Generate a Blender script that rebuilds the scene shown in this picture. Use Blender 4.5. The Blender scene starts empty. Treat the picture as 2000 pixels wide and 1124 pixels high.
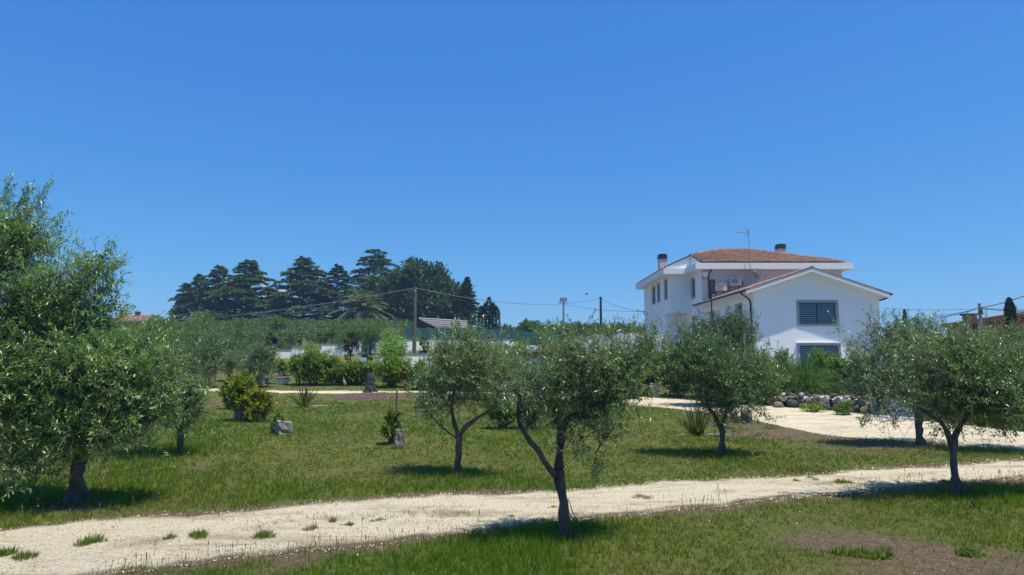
import bpy, bmesh, math, random
import numpy as np
from mathutils import Vector

C = bpy.context.scene.collection
SC = bpy.context.scene
R = math.radians
PI = math.pi

# ------------------------------------------------------------------ camera, sky, sun, exposure
CAM_H = 1.8
PITCH = math.atan(138 / 1300)
cam = bpy.data.cameras.new("camera")
cam.sensor_width = 36
cam.lens = 36 * 1300 / 2000
cam.clip_start = 0.1
cam.clip_end = 9000
camo = bpy.data.objects.new("camera", cam)
camo.location = (0, 0, CAM_H)
camo.rotation_euler = (PI / 2 + PITCH, 0, 0)
C.objects.link(camo)
SC.camera = camo

SUN_EL, SUN_D = 71.5, 58.0            # elevation; degrees to the right of straight-behind the camera
world = bpy.data.worlds.new("World")
SC.world = world
world.use_nodes = True
wn = world.node_tree
wn.nodes.clear()
sky = wn.nodes.new("ShaderNodeTexSky")
sky.sky_type = 'NISHITA'
sky.sun_disc = False
sky.sun_elevation = R(SUN_EL)
sky.sun_rotation = R(180 - SUN_D)
sky.altitude = 0
sky.air_density = 1.0
sky.dust_density = 0.0
sky.ozone_density = 6.0
# one tone curve per colour channel over the whole sky: the clear blue of a summer noon
sepc = wn.nodes.new("ShaderNodeSeparateColor"); comc = wn.nodes.new("ShaderNodeCombineColor")
for ch, (gain, gam) in enumerate(((.218, 1.02), (.336, .69), (.507, .40))):
    m1 = wn.nodes.new("ShaderNodeMath"); m1.operation = 'MULTIPLY'; m1.inputs[1].default_value = .15
    m2 = wn.nodes.new("ShaderNodeMath"); m2.operation = 'POWER'; m2.inputs[1].default_value = gam
    m3 = wn.nodes.new("ShaderNodeMath"); m3.operation = 'MULTIPLY'; m3.inputs[1].default_value = gain / .15
    wn.links.new(sepc.outputs[ch], m1.inputs[0]); wn.links.new(m1.outputs[0], m2.inputs[0])
    wn.links.new(m2.outputs[0], m3.inputs[0]); wn.links.new(m3.outputs[0], comc.inputs[ch])
bg = wn.nodes.new("ShaderNodeBackground")
bg.inputs['Strength'].default_value = 0.15
wo = wn.nodes.new("ShaderNodeOutputWorld")
wn.links.new(sky.outputs[0], sepc.inputs[0])
wn.links.new(comc.outputs[0], bg.inputs[0])
wn.links.new(bg.outputs[0], wo.inputs[0])

sl = bpy.data.lights.new("sun", 'SUN')
sl.energy = 3.3
sl.angle = R(0.53)
sl.color = (1.0, 0.95, 0.87)
so = bpy.data.objects.new("sun", sl)
C.objects.link(so)
el, dl = R(SUN_EL), R(SUN_D)
sd = Vector((math.sin(dl) * math.cos(el), -math.cos(dl) * math.cos(el), math.sin(el)))
so.rotation_euler = sd.to_track_quat('Z', 'Y').to_euler()
so.location = (20, -20, 60)
SC.view_settings.view_transform = 'Standard'
SC.view_settings.look = 'None'
SC.view_settings.exposure = 0.78
SC.view_settings.gamma = 1.0
SC.render.engine = 'CYCLES'
SC.cycles.max_bounces = 6
SC.cycles.transparent_max_bounces = 4

# ------------------------------------------------------------------ pixel -> place helpers (a ray through the photograph meets a real plane)
CT, ST = math.cos(PITCH), math.sin(PITCH)
def ray(px, py):
    u, v = (px - 1000) / 1300, (562 - py) / 1300
    return Vector((u, CT - v * ST, ST + v * CT))
def at(px, py, Y):
    d = ray(px, py)
    return Vector((d.x * Y / d.y, Y, CAM_H + d.z * Y / d.y))

# ------------------------------------------------------------------ numpy noise and terrain
_T = np.random.default_rng(7).random((256, 256))
def vnoise(x, y):
    x = np.asarray(x, float); y = np.asarray(y, float)
    xi = np.floor(x).astype(int); yi = np.floor(y).astype(int)
    fx = x - xi; fy = y - yi
    fx = fx * fx * (3 - 2 * fx); fy = fy * fy * (3 - 2 * fy)
    a = _T[xi & 255, yi & 255]; b = _T[(xi + 1) & 255, yi & 255]
    c = _T[xi & 255, (yi + 1) & 255]; d = _T[(xi + 1) & 255, (yi + 1) & 255]
    return (a * (1 - fx) + b * fx) * (1 - fy) + (c * (1 - fx) + d * fx) * fy
def fbm(x, y, s=1.0, o=3):
    t = 0; a = 1; n = 0
    for i in range(o):
        t = t + a * vnoise(np.asarray(x) * s + 17.3 * i, np.asarray(y) * s + 5.1 * i); n += a
        a *= .5; s *= 2.03
    return t / n
def sstep(a, b, x):
    t = np.clip((np.asarray(x, float) - a) / (b - a), 0, 1)
    return t * t * (3 - 2 * t)
YL = [-50, 21, 25, 30, 40, 50, 60, 90, 130, 200, 420, 900, 5000]
ZL = [0, 0, .08, .3, .8, 1.7, 3.0, 4.6, 6.4, 8.0, 9.0, 5, -10]
YR = [-50, 22, 26, 45, 62, 90, 130, 200, 420, 900, 5000]
ZR = [0, 0, .08, .6, .8, 3.0, 5.4, 7.6, 9.0, 5, -10]
def terrain(x, y):
    x = np.asarray(x, float); y = np.asarray(y, float)
    def sm(YY, ZZ):
        return (np.interp(y - 1.5, YY, ZZ) + np.interp(y, YY, ZZ) + np.interp(y + 1.5, YY, ZZ)) / 3
    w = sstep(8, 14, x)
    z = sm(YL, ZL) * (1 - w) + sm(YR, ZR) * w
    amp = .05 * (1 + sstep(30, 120, y) * 8)
    return z + amp * (fbm(x, y, .22, 2) - .5)
def T(x, y): return float(terrain(x, y))
_ys = np.concatenate([np.arange(3, 60, .02), np.arange(60, 400, .25)])
def ground(px, py):
    d = ray(px, py)
    X = d.x / d.y * _ys; Z = CAM_H + d.z / d.y * _ys
    below = np.nonzero(Z < terrain(X, _ys))[0]
    i = below[0] if len(below) else len(_ys) - 1
    return Vector((X[i], _ys[i], T(X[i], _ys[i])))

# ------------------------------------------------------------------ materials
MATS = {}
def nodemat(name):
    m = bpy.data.materials.new(name); m.use_nodes = True
    nt = m.node_tree; nt.nodes.clear()
    out = nt.nodes.new("ShaderNodeOutputMaterial")
    b = nt.nodes.new("ShaderNodeBsdfPrincipled")
    nt.links.new(b.outputs[0], out.inputs[0])
    MATS[name] = m
    return m, nt, b, out
def mixc(nt, fac, a, b):
    n = nt.nodes.new("ShaderNodeMix"); n.data_type = 'RGBA'
    for sock, v in ((0, fac), (6, a), (7, b)):
        if isinstance(v, (int, float)): n.inputs[sock].default_value = v
        elif isinstance(v, tuple): n.inputs[sock].default_value = (*v, 1)
        else: nt.links.new(v, n.inputs[sock])
    return n.outputs[2]
def noise(nt, scale, detail=4, rough=.6, coord='Object', stretch=None):
    tc = nt.nodes.new("ShaderNodeTexCoord")
    n = nt.nodes.new("ShaderNodeTexNoise")
    n.inputs['Scale'].default_value = scale; n.inputs['Detail'].default_value = detail
    n.inputs['Roughness'].default_value = rough
    if stretch:
        mp = nt.nodes.new("ShaderNodeMapping"); mp.inputs['Scale'].default_value = stretch
        nt.links.new(tc.outputs[coord], mp.inputs[0]); nt.links.new(mp.outputs[0], n.inputs[0])
    else:
        nt.links.new(tc.outputs[coord], n.inputs[0])
    return n.outputs[0]
def ramp(nt, v, lo, hi, a=0.0, b=1.0):
    n = nt.nodes.new("ShaderNodeMapRange")
    n.inputs[1].default_value = lo; n.inputs[2].default_value = hi
    n.inputs[3].default_value = a; n.inputs[4].default_value = b
    nt.links.new(v, n.inputs[0]); return n.outputs[0]
def bump(nt, b, h, strength=.3, dist=.02):
    n = nt.nodes.new("ShaderNodeBump"); n.inputs['Strength'].default_value = strength
    n.inputs['Distance'].default_value = dist
    nt.links.new(h, n.inputs['Height']); nt.links.new(n.outputs[0], b.inputs['Normal'])
def plain(name, c1, c2=None, scale=6, rough=.7, bmp=.2, bscale=40, metal=0, spec=.4, stretch=None, dist=.01):
    m, nt, b, o = nodemat(name)
    c2 = c2 or tuple(v * .75 for v in c1)
    n = noise(nt, scale, 5, .65, stretch=stretch)
    nt.links.new(mixc(nt, ramp(nt, n, .35, .68), c1, c2), b.inputs['Base Color'])
    b.inputs['Roughness'].default_value = rough; b.inputs['Metallic'].default_value = metal
    b.inputs['Specular IOR Level'].default_value = spec
    if bmp: bump(nt, b, noise(nt, bscale, 4, .7, stretch=stretch), bmp, dist)
    return m
def leafmat(name, back=None, rough=.45, trans=.22, spec=.5):
    m, nt, b, out = nodemat(name)
    at_ = nt.nodes.new("ShaderNodeAttribute"); at_.attribute_name = 'col'
    col = at_.outputs['Color']
    if back:
        g = nt.nodes.new("ShaderNodeNewGeometry")
        f = nt.nodes.new("ShaderNodeMath"); f.operation = 'MULTIPLY'
        nt.links.new(g.outputs['Backfacing'], f.inputs[0]); f.inputs[1].default_value = .6
        col = mixc(nt, f.outputs[0], col, back)
    nt.links.new(col, b.inputs['Base Color'])
    b.inputs['Roughness'].default_value = rough
    b.inputs['Specular IOR Level'].default_value = spec
    tr = nt.nodes.new("ShaderNodeBsdfTranslucent")
    hv = nt.nodes.new("ShaderNodeMix"); hv.data_type = 'RGBA'; hv.blend_type = 'MULTIPLY'
    hv.inputs[0].default_value = 1; nt.links.new(at_.outputs['Color'], hv.inputs[6]); hv.inputs[7].default_value = (1.5, 1.8, .5, 1)
    nt.links.new(hv.outputs[2], tr.inputs[0])
    mx = nt.nodes.new("ShaderNodeMixShader"); mx.inputs[0].default_value = trans
    nt.links.new(b.outputs[0], mx.inputs[1]); nt.links.new(tr.outputs[0], mx.inputs[2])
    nt.links.new(mx.outputs[0], out.inputs[0])
    return m
leafmat('olive_leaf', back=(.27, .33, .18), rough=.33, trans=.26, spec=.55)
leafmat('shrub_leaf', rough=.45, trans=.32, spec=.35)
leafmat('needle', rough=.6, trans=.18, spec=.25)
leafmat('grass_blade', rough=.7, trans=.42, spec=.04)
plain('bark', (.15, .125, .10), (.035, .03, .025), 9, .9, 1.0, 28, stretch=(1, 1, .25), dist=.03)
plain('bark_far', (.06, .045, .035), (.03, .025, .02), 5, .9, .3)
plain('twig', (.17, .155, .11), (.11, .10, .07), 14, .85, .2)
plain('plaster', (.79, .78, .76), (.755, .745, .725), .5, .85, .12, 60)
plain('plaster_fascia', (.82, .81, .79), (.78, .77, .75), 1.5, .8, .08, 50)
plain('plaster_pink_shaded', (.70, .63, .60), (.67, .60, .575), .6, .85, .1, 60)
plain('surround', (.40, .355, .335), (.33, .30, .285), 5, .8, .2, 60)
plain('soffit', (.78, .78, .72), (.73, .73, .67), 2, .85, .05)
plain('black_metal', (.02, .022, .026), (.03, .03, .035), 10, .45, .05, metal=.3)
plain('gutter', (.06, .045, .04), (.045, .035, .03), 10, .5, .05, metal=.2)
plain('galvanised', (.33, .34, .35), (.24, .25, .26), 10, .45, .05, metal=.6)
plain('pole_wood', (.15, .13, .11), (.095, .085, .07), 6, .9, .4, 30, stretch=(1, 1, .1))
plain('shaded_white_wall', (.44, .45, .46), (.38, .385, .39), 1.5, .9, .15, 30)  # white wall with its shade painted into the base colour
plain('concrete', (.30, .275, .24), (.19, .175, .155), 4, .9, .4, 40)
plain('concrete_blue', (.40, .42, .45), (.30, .32, .35), 3, .85, .25, 30)
plain('white_wall', (.80, .79, .77), (.70, .69, .66), 1.2, .85, .15, 30)
plain('coping', (.17, .16, .16), (.12, .115, .115), 4, .8, .2)
plain('rock_grey', (.26, .225, .195), (.11, .095, .085), 5, .9, .8, 18, dist=.03)
plain('rock_tan', (.27, .22, .16), (.13, .11, .08), 5, .9, .8, 18, dist=.03)
plain('rock_pale', (.50, .47, .43), (.28, .265, .25), 6, .9, .7, 18, dist=.03)
plain('rock_dark', (.13, .125, .125), (.07, .068, .07), 6, .9, .8, 18, dist=.03)
plain('terracotta', (.36, .15, .085), (.23, .10, .06), 3, .85, .3, 40)
plain('red_wall', (.30, .10, .06), (.24, .085, .05), 1, .9, .1)
plain('beige_wall', (.45, .36, .27), (.38, .30, .22), 1, .9, .1)
plain('white_metal', (.75, .76, .76), (.68, .69, .70), 4, .4, .03)
plain('ac_paint', (.62, .58, .50), (.54, .50, .43), 5, .5, .05)
plain('ac_grille', (.26, .23, .20), (.20, .18, .155), 20, .6, .1)
plain('sheet_metal', (.20, .17, .155), (.13, .11, .10), 1.5, .6, .1)
plain('dark_wood', (.05, .035, .028), (.03, .022, .018), 3, .85, .2)
plain('net_green', (.028, .115, .105), (.02, .085, .08), 2, .8, .3, 60)
plain('blind', (.26, .47, .60), (.21, .40, .52), 3, .6, .05)
plain('blue_paint', (.30, .42, .52), (.24, .35, .45), 3, .5, .05)
plain('stump_wood', (.07, .065, .06), (.025, .024, .024), 9, .9, .9, 20, stretch=(1, 1, .2), dist=.03)
plain('soil_mound', (.13, .085, .055), (.07, .05, .035), 6, 1, .9, 20, dist=.04)
plain('grille_metal', (.06, .085, .105), (.05, .07, .09), 10, .5, .05, metal=.2)
plain('path_chips', (.66, .60, .49), (.48, .43, .34), 30, .95, .6, 60, dist=.01)

def weathered(name, base, amt=.16):
    m, nt, b, o = nodemat(name)
    st = noise(nt, 1.6, 5, .65, stretch=(1, 1, .09)); bl = noise(nt, .35, 4, .6)
    c = mixc(nt, ramp(nt, st, .52, .74, 0, amt), base, tuple(v * .72 for v in base))
    c = mixc(nt, ramp(nt, bl, .45, .7, 0, .10), c, (.62, .60, .56))
    nt.links.new(c, b.inputs['Base Color']); b.inputs['Roughness'].default_value = .88
    b.inputs['Specular IOR Level'].default_value = .25
    bump(nt, b, noise(nt, 30, 5, .7), .15, .01)
weathered('plaster', (.86, .85, .83)); weathered('plaster_pink_shaded', (.56, .53, .535), .22); weathered('white_wall', (.80, .79, .77), .35)  # pink plaster darkened: the upper storey's shade is put into its colour
# roof tiles: colour varies from tile to tile
m, nt, b, o = nodemat('roof_tile')
a_ = nt.nodes.new("ShaderNodeAttribute"); a_.attribute_name = 'col'
nt.links.new(mixc(nt, ramp(nt, noise(nt, 5, 4), .45, .7, 0, .45), a_.outputs['Color'], (.12, .07, .05)), b.inputs['Base Color'])
b.inputs['Roughness'].default_value = .85
# window glass
m, nt, b, o = nodemat('pane_glass')
nt.links.new(mixc(nt, noise(nt, 1.2, 2), (.045, .11, .16), (.07, .15, .20)), b.inputs['Base Color'])
b.inputs['Roughness'].default_value = .12; b.inputs['Specular IOR Level'].default_value = .6
# ground
m, nt, b, o = nodemat('ground_soil')
a_ = nt.nodes.new("ShaderNodeAttribute"); a_.attribute_name = 'mask'
sp = nt.nodes.new("ShaderNodeSeparateColor"); nt.links.new(a_.outputs['Color'], sp.inputs[0])
g1 = mixc(nt, ramp(nt, noise(nt, 7, 6, .7), .35, .65), (.085, .115, .024), (.145, .145, .042))
g1 = mixc(nt, ramp(nt, noise(nt, .35, 4, .6), .42, .62, 0, .5), g1, (.12, .10, .052))
dry = mixc(nt, noise(nt, 3, 5, .7), (.20, .165, .06), (.12, .13, .035))
soil = mixc(nt, ramp(nt, noise(nt, 11, 6, .75), .35, .65), (.180, .132, .074), (.080, .058, .034))
chip = mixc(nt, ramp(nt, noise(nt, 45, 3, .8), .60, .66), soil, (.42, .37, .28))
c = mixc(nt, sp.outputs[1], g1, dry)
c = mixc(nt, ramp(nt, sp.outputs[0], .3, .6), c, chip)
nt.links.new(c, b.inputs['Base Color']); b.inputs['Roughness'].default_value = 1
b.inputs['Specular IOR Level'].default_value = .1
bump(nt, b, noise(nt, 22, 6, .75), .9, .04)
# gravel track
m, nt, b, o = nodemat('gravel_ground')
a_ = nt.nodes.new("ShaderNodeAttribute"); a_.attribute_name = 'mask'
sp = nt.nodes.new("ShaderNodeSeparateColor"); nt.links.new(a_.outputs['Color'], sp.inputs[0])
g = mixc(nt, ramp(nt, noise(nt, 42, 5, .85), .47, .60), (.80, .69, .48), (.38, .31, .195))
g = mixc(nt, ramp(nt, noise(nt, 1.1, 6, .75, stretch=(.5, 1.8, 1)), .50, .64, 0, .75), g, (.34, .265, .165))
g = mixc(nt, ramp(nt, sp.outputs[0], .25, .8), g, mixc(nt, noise(nt, 14, 5, .75), (.20, .15, .10), (.10, .095, .045)))
nt.links.new(g, b.inputs['Base Color']); b.inputs['Roughness'].default_value = 1
b.inputs['Specular IOR Level'].default_value = .15
bump(nt, b, noise(nt, 55, 6, .8), 1.0, .03)
# loose chips
m, nt, b, o = nodemat('gravel_stone')
a_ = nt.nodes.new("ShaderNodeAttribute"); a_.attribute_name = 'col'
nt.links.new(a_.outputs['Color'], b.inputs['Base Color']); b.inputs['Roughness'].default_value = .95

# ------------------------------------------------------------------ object helpers
def tag(o, label=None, cat=None, group=None, kind=None):
    if label: o['label'] = label
    if cat: o['category'] = cat
    if group: o['group'] = group
    if kind: o['kind'] = kind
    return o
def empty(name, loc, label, cat, group=None, rz=0):
    o = bpy.data.objects.new(name, None); C.objects.link(o)
    o.empty_display_size = .2
    o.location = loc; o.rotation_euler.z = rz
    return tag(o, label, cat, group)
def npmesh(name, V, F, mat, parent=None, loc=(0, 0, 0), col=None, smooth=False, attr='col'):
    """V (n,3) array, F list of equal-length faces (m,k) array"""
    V = np.asarray(V, np.float32).reshape(-1, 3); F = np.asarray(F, np.int32)
    me = bpy.data.meshes.new(name)
    me.vertices.add(len(V)); me.vertices.foreach_set('co', V.ravel())
    m_, k = F.shape
    me.loops.add(m_ * k); me.loops.foreach_set('vertex_index', F.ravel())
    me.polygons.add(m_); me.polygons.foreach_set('loop_start', np.arange(0, m_ * k, k, dtype=np.int32))
    me.polygons.foreach_set('loop_total', np.full(m_, k, np.int32))
    if smooth: me.polygons.foreach_set('use_smooth', np.ones(m_, bool))
    if col is not None:
        at_ = me.color_attributes.new(attr, 'FLOAT_COLOR', 'POINT')
        c4 = np.ones((len(V), 4), np.float32); c4[:, :3] = col
        at_.data.foreach_set('color', c4.ravel())
    me.update(calc_edges=True)
    me.materials.append(MATS[mat])
    o = bpy.data.objects.new(name, me); C.objects.link(o)
    o.parent = parent; o.location = loc
    return o
def share(src, name, parent=None, loc=(0, 0, 0), rot=None, scale=None):
    o = src.copy(); o.name = name; C.objects.link(o); o.parent = parent; o.location = loc
    if rot is not None: o.rotation_euler = rot
    if scale is not None: o.scale = scale
    return o
class Geo:
    def __init__(s): s.v = []; s.f = []
    def quad(s, a, b, c, d):
        n = len(s.v); s.v += [tuple(a), tuple(b), tuple(c), tuple(d)]; s.f.append((n, n + 1, n + 2, n + 3))
    def poly(s, pts):
        n = len(s.v); s.v += [tuple(p) for p in pts]; s.f.append(tuple(range(n, n + len(pts))))
    def box(s, x0, x1, y0, y1, z0, z1):
        n = len(s.v)
        s.v += [(x0, y0, z0), (x1, y0, z0), (x1, y1, z0), (x0, y1, z0), (x0, y0, z1), (x1, y0, z1), (x1, y1, z1), (x0, y1, z1)]
        for f in ((0, 3, 2, 1), (4, 5, 6, 7), (0, 1, 5, 4), (1, 2, 6, 5), (2, 3, 7, 6), (3, 0, 4, 7)): s.f.append(tuple(n + i for i in f))
        return s
    def prism(s, pts, off):
        """closed polygon pts extruded by vector off"""
        n = len(s.v); k = len(pts); off = Vector(off)
        s.v += [tuple(Vector(p)) for p in pts] + [tuple(Vector(p) + off) for p in pts]
        s.f.append(tuple(range(n, n + k))); s.f.append(tuple(range(n + 2 * k - 1, n + k - 1, -1)))
        for i in range(k):
            j = (i + 1) % k; s.f.append((n + j, n + i, n + k + i, n + k + j))
        return s
    def tube(s, pts, rad, sides=6, cap=True):
        pts = [Vector(p) for p in pts]; K = len(pts)
        if not hasattr(rad, '__len__'): rad = [rad] * K
        n = len(s.v); ref = None
        for i, p in enumerate(pts):
            d = (pts[min(i + 1, K - 1)] - pts[max(i - 1, 0)]).normalized()
            if ref is None:
                ref = Vector((1, 0, 0)) if abs(d.x) < .8 else Vector((0, 1, 0))
            a = (ref - d * ref.dot(d)).normalized(); b_ = d.cross(a); ref = a
            for k in range(sides):
                t = 2 * PI * k / sides
                s.v.append(tuple(p + (a * math.cos(t) + b_ * math.sin(t)) * rad[i]))
        for i in range(K - 1):
            for k in range(sides):
                q = (k + 1) % sides
                s.f.append((n + i * sides + k, n + i * sides + q, n + (i + 1) * sides + q, n + (i + 1) * sides + k))
        if cap:
            s.f.append(tuple(n + k for k in reversed(range(sides))))
            s.f.append(tuple(n + (K - 1) * sides + k for k in range(sides)))
        return s
    def disc(s, c, r, n=16, axis='y', depth=.02):
        return s.tube([Vector(c), Vector(c) + (Vector((0, depth, 0)) if axis == 'y' else Vector((0, 0, depth)))], r, n)
    def build(s, name, mat, parent=None, loc=(0, 0, 0), smooth=False, kind=None, bevel=0):
        me = bpy.data.meshes.new(name); me.from_pydata(s.v, [], s.f)
        if smooth: me.polygons.foreach_set('use_smooth', [True] * len(me.polygons))
        me.update(); me.materials.append(MATS[mat])
        o = bpy.data.objects.new(name, me); C.objects.link(o); o.parent = parent; o.location = loc
        if bevel:
            b_ = o.modifiers.new('bevel', 'BEVEL'); b_.width = bevel; b_.segments = 2
        if kind: o['kind'] = kind
        return o
def unit(a): return a / (np.linalg.norm(a, axis=-1, keepdims=True) + 1e-9)
def leaf_arrays(P, D, L, W, rng, up=.8, fold=.18):
    n = len(P); L = np.broadcast_to(L, n)[:, None]; W = np.broadcast_to(W, n)[:, None]
    N0 = unit(rng.normal(0, 1, (n, 3)) * (1 - up) * 1.6 + np.array([0, 0, 1.0]) * up)
    S = unit(np.cross(D, N0)); Nn = np.cross(S, D)
    mid = P + D * L * .48
    V = np.stack([P, mid + S * W * .5 + Nn * W * fold, P + D * L, mid - S * W * .5 + Nn * W * fold], 1).reshape(-1, 3)
    i = np.arange(n)[:, None] * 4
    F = np.stack([i + [0, 1, 2], i + [0, 2, 3]], 1).reshape(-1, 3)
    return V, F
def twig_arrays(A, B, Cc, r0, r1):
    """3-sided twigs from A (start) to Cc (end) : (n,3) each"""
    n = len(A); d = unit(Cc - A)
    ref = np.where(np.abs(d[:, 2:3]) < .9, np.array([[0, 0, 1.0]]), np.array([[1.0, 0, 0]]))
    a = unit(np.cross(d, ref)); b_ = np.cross(d, a)
    rings = []
    for p, r in ((A, r0), (Cc, r1)):
        for k in range(3):
            t = 2 * PI * k / 3
            rings.append(p + (a * math.cos(t) + b_ * math.sin(t)) * r)
    V = np.stack(rings, 1).reshape(-1, 3)
    i = np.arange(n)[:, None] * 6; F = []
    for s_ in range(1):
        for k in range(3):
            q = (k + 1) % 3
            F.append(i + [s_ * 3 + k, s_ * 3 + q, s_ * 3 + 3 + q, s_ * 3 + 3 + k])
    return V, np.stack(F, 1).reshape(-1, 4)
def colours(n, pal, rng, rep=1, var=.18):
    pal = np.array(pal); k = rng.integers(0, len(pal), n)
    c = pal[k] * (1 + rng.normal(0, var, (n, 1)))
    return np.repeat(np.clip(c, .004, 1), rep, 0)
OLIVE = [(.132, .195, .070), (.104, .160, .060), (.180, .245, .090), (.145, .200, .095), (.205, .270, .115)]
OLIVE_D = [(.092, .150, .066), (.110, .172, .080), (.132, .195, .096), (.078, .128, .060)]

# ------------------------------------------------------------------ a trace of summer haze over the far trees
m = bpy.data.materials.new('air'); m.use_nodes = True; m.node_tree.nodes.clear()
vo = m.node_tree.nodes.new('ShaderNodeOutputMaterial'); pv = m.node_tree.nodes.new('ShaderNodeVolumePrincipled')
pv.inputs['Color'].default_value = (.50, .70, .95, 1); pv.inputs['Density'].default_value = .0006; pv.inputs['Anisotropy'].default_value = .2
m.node_tree.links.new(pv.outputs[0], vo.inputs['Volume']); MATS['air'] = m
tag(Geo().box(-3900, 3900, -90, 4900, -45, 32).build('haze', 'air'), kind='stuff')
# ------------------------------------------------------------------ plants
def shoots(nodes, lobes, n, per, L, W, pal, rng, slen=.35, droop=.12, upb=.5, clump=.12, leafstart=.25, spread=.8, connect=True, shell=.45, tw=.0022, cvar=.2):
    """Leafy shoots filling ellipsoid lobes [(centre, radii, weight)]; returns leaf and twig arrays"""
    w = np.array([l[2] if len(l) > 2 else l[1][0] * l[1][1] * l[1][2] for l in lobes], float); w /= w.sum()
    nc = max(4, n // 9)
    li = rng.choice(len(lobes), nc, p=w)
    cen = np.array([l[0] for l in lobes])[li]; rad = np.array([l[1] for l in lobes])[li]
    u = unit(rng.normal(0, 1, (nc, 3))); r = rng.random((nc, 1)) ** shell
    cc = cen + u * r * rad
    idx = rng.integers(0, nc, n)
    P = cc[idx] + rng.normal(0, clump, (n, 3))
    O = unit((P - cen[idx]) / rad[idx])
    D = unit(O * .75 + np.array([0, 0, upb]) + rng.normal(0, .45, (n, 3)))
    ln = slen * rng.uniform(.6, 1.35, (n, 1))
    A = P - D * ln * .6
    B = A + D * ln * .5
    E = A + D * ln - np.array([0, 0, 1.0]) * droop * ln * rng.uniform(.2, 2.0, (n, 1))
    TW = [twig_arrays(A, B, E, tw, tw * .4)]
    if connect and len(nodes):
        d2 = ((A[:, None, :] - nodes[None, :, :]) ** 2).sum(-1)
        nn = nodes[d2.argmin(1)]
        M = (nn + A) / 2 + rng.normal(0, .03, A.shape) + np.array([0, 0, .03])
        TW.append(twig_arrays(nn, M, A, tw * 1.6, tw))
    t = np.linspace(leafstart, 1, per)[None, :, None] + rng.normal(0, .02, (n, per, 1))
    Q = A[:, None] * (1 - t) ** 2 + 2 * B[:, None] * t * (1 - t) + E[:, None] * t ** 2
    TG = unit(2 * (B - A)[:, None] * (1 - t) + 2 * (E - B)[:, None] * t)
    side = unit(np.cross(TG, rng.normal(0, 1, (n, per, 3))))
    side[:, 1::2] = -side[:, 0:per - per % 2:2][:, :side[:, 1::2].shape[1]]
    LD = unit(TG * (1 - spread * .45) + side * spread + rng.normal(0, .15, side.shape))
    Q = Q.reshape(-1, 3); LD = LD.reshape(-1, 3)
    ll = L * rng.uniform(.65, 1.2, len(Q)); ww = W * rng.uniform(.7, 1.2, len(Q))
    V, F = leaf_arrays(Q, LD, ll, ww, rng)
    cs = colours(n, pal, rng, per, cvar * .7)                     # each shoot has its tone
    cs = cs * (1 + rng.normal(0, cvar * .6, (len(cs), 1)))
    col = np.repeat(np.clip(cs, .004, 1), 4, 0)
    return V, F, col, TW
def merge(arrs):
    VV, FF, o = [], [], 0
    for V, F in arrs:
        VV.append(V); FF.append(F + o); o += len(V)
    return np.concatenate(VV), np.concatenate(FF)
def wob(a, b_, n, rng, amp):
    a = np.array(a, float); b_ = np.array(b_, float)
    pts = [a + (b_ - a) * t for t in np.linspace(0, 1, n)]
    return [a] + [p + rng.normal(0, amp, 3) for p in pts[1:-1]] + [b_]
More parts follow.
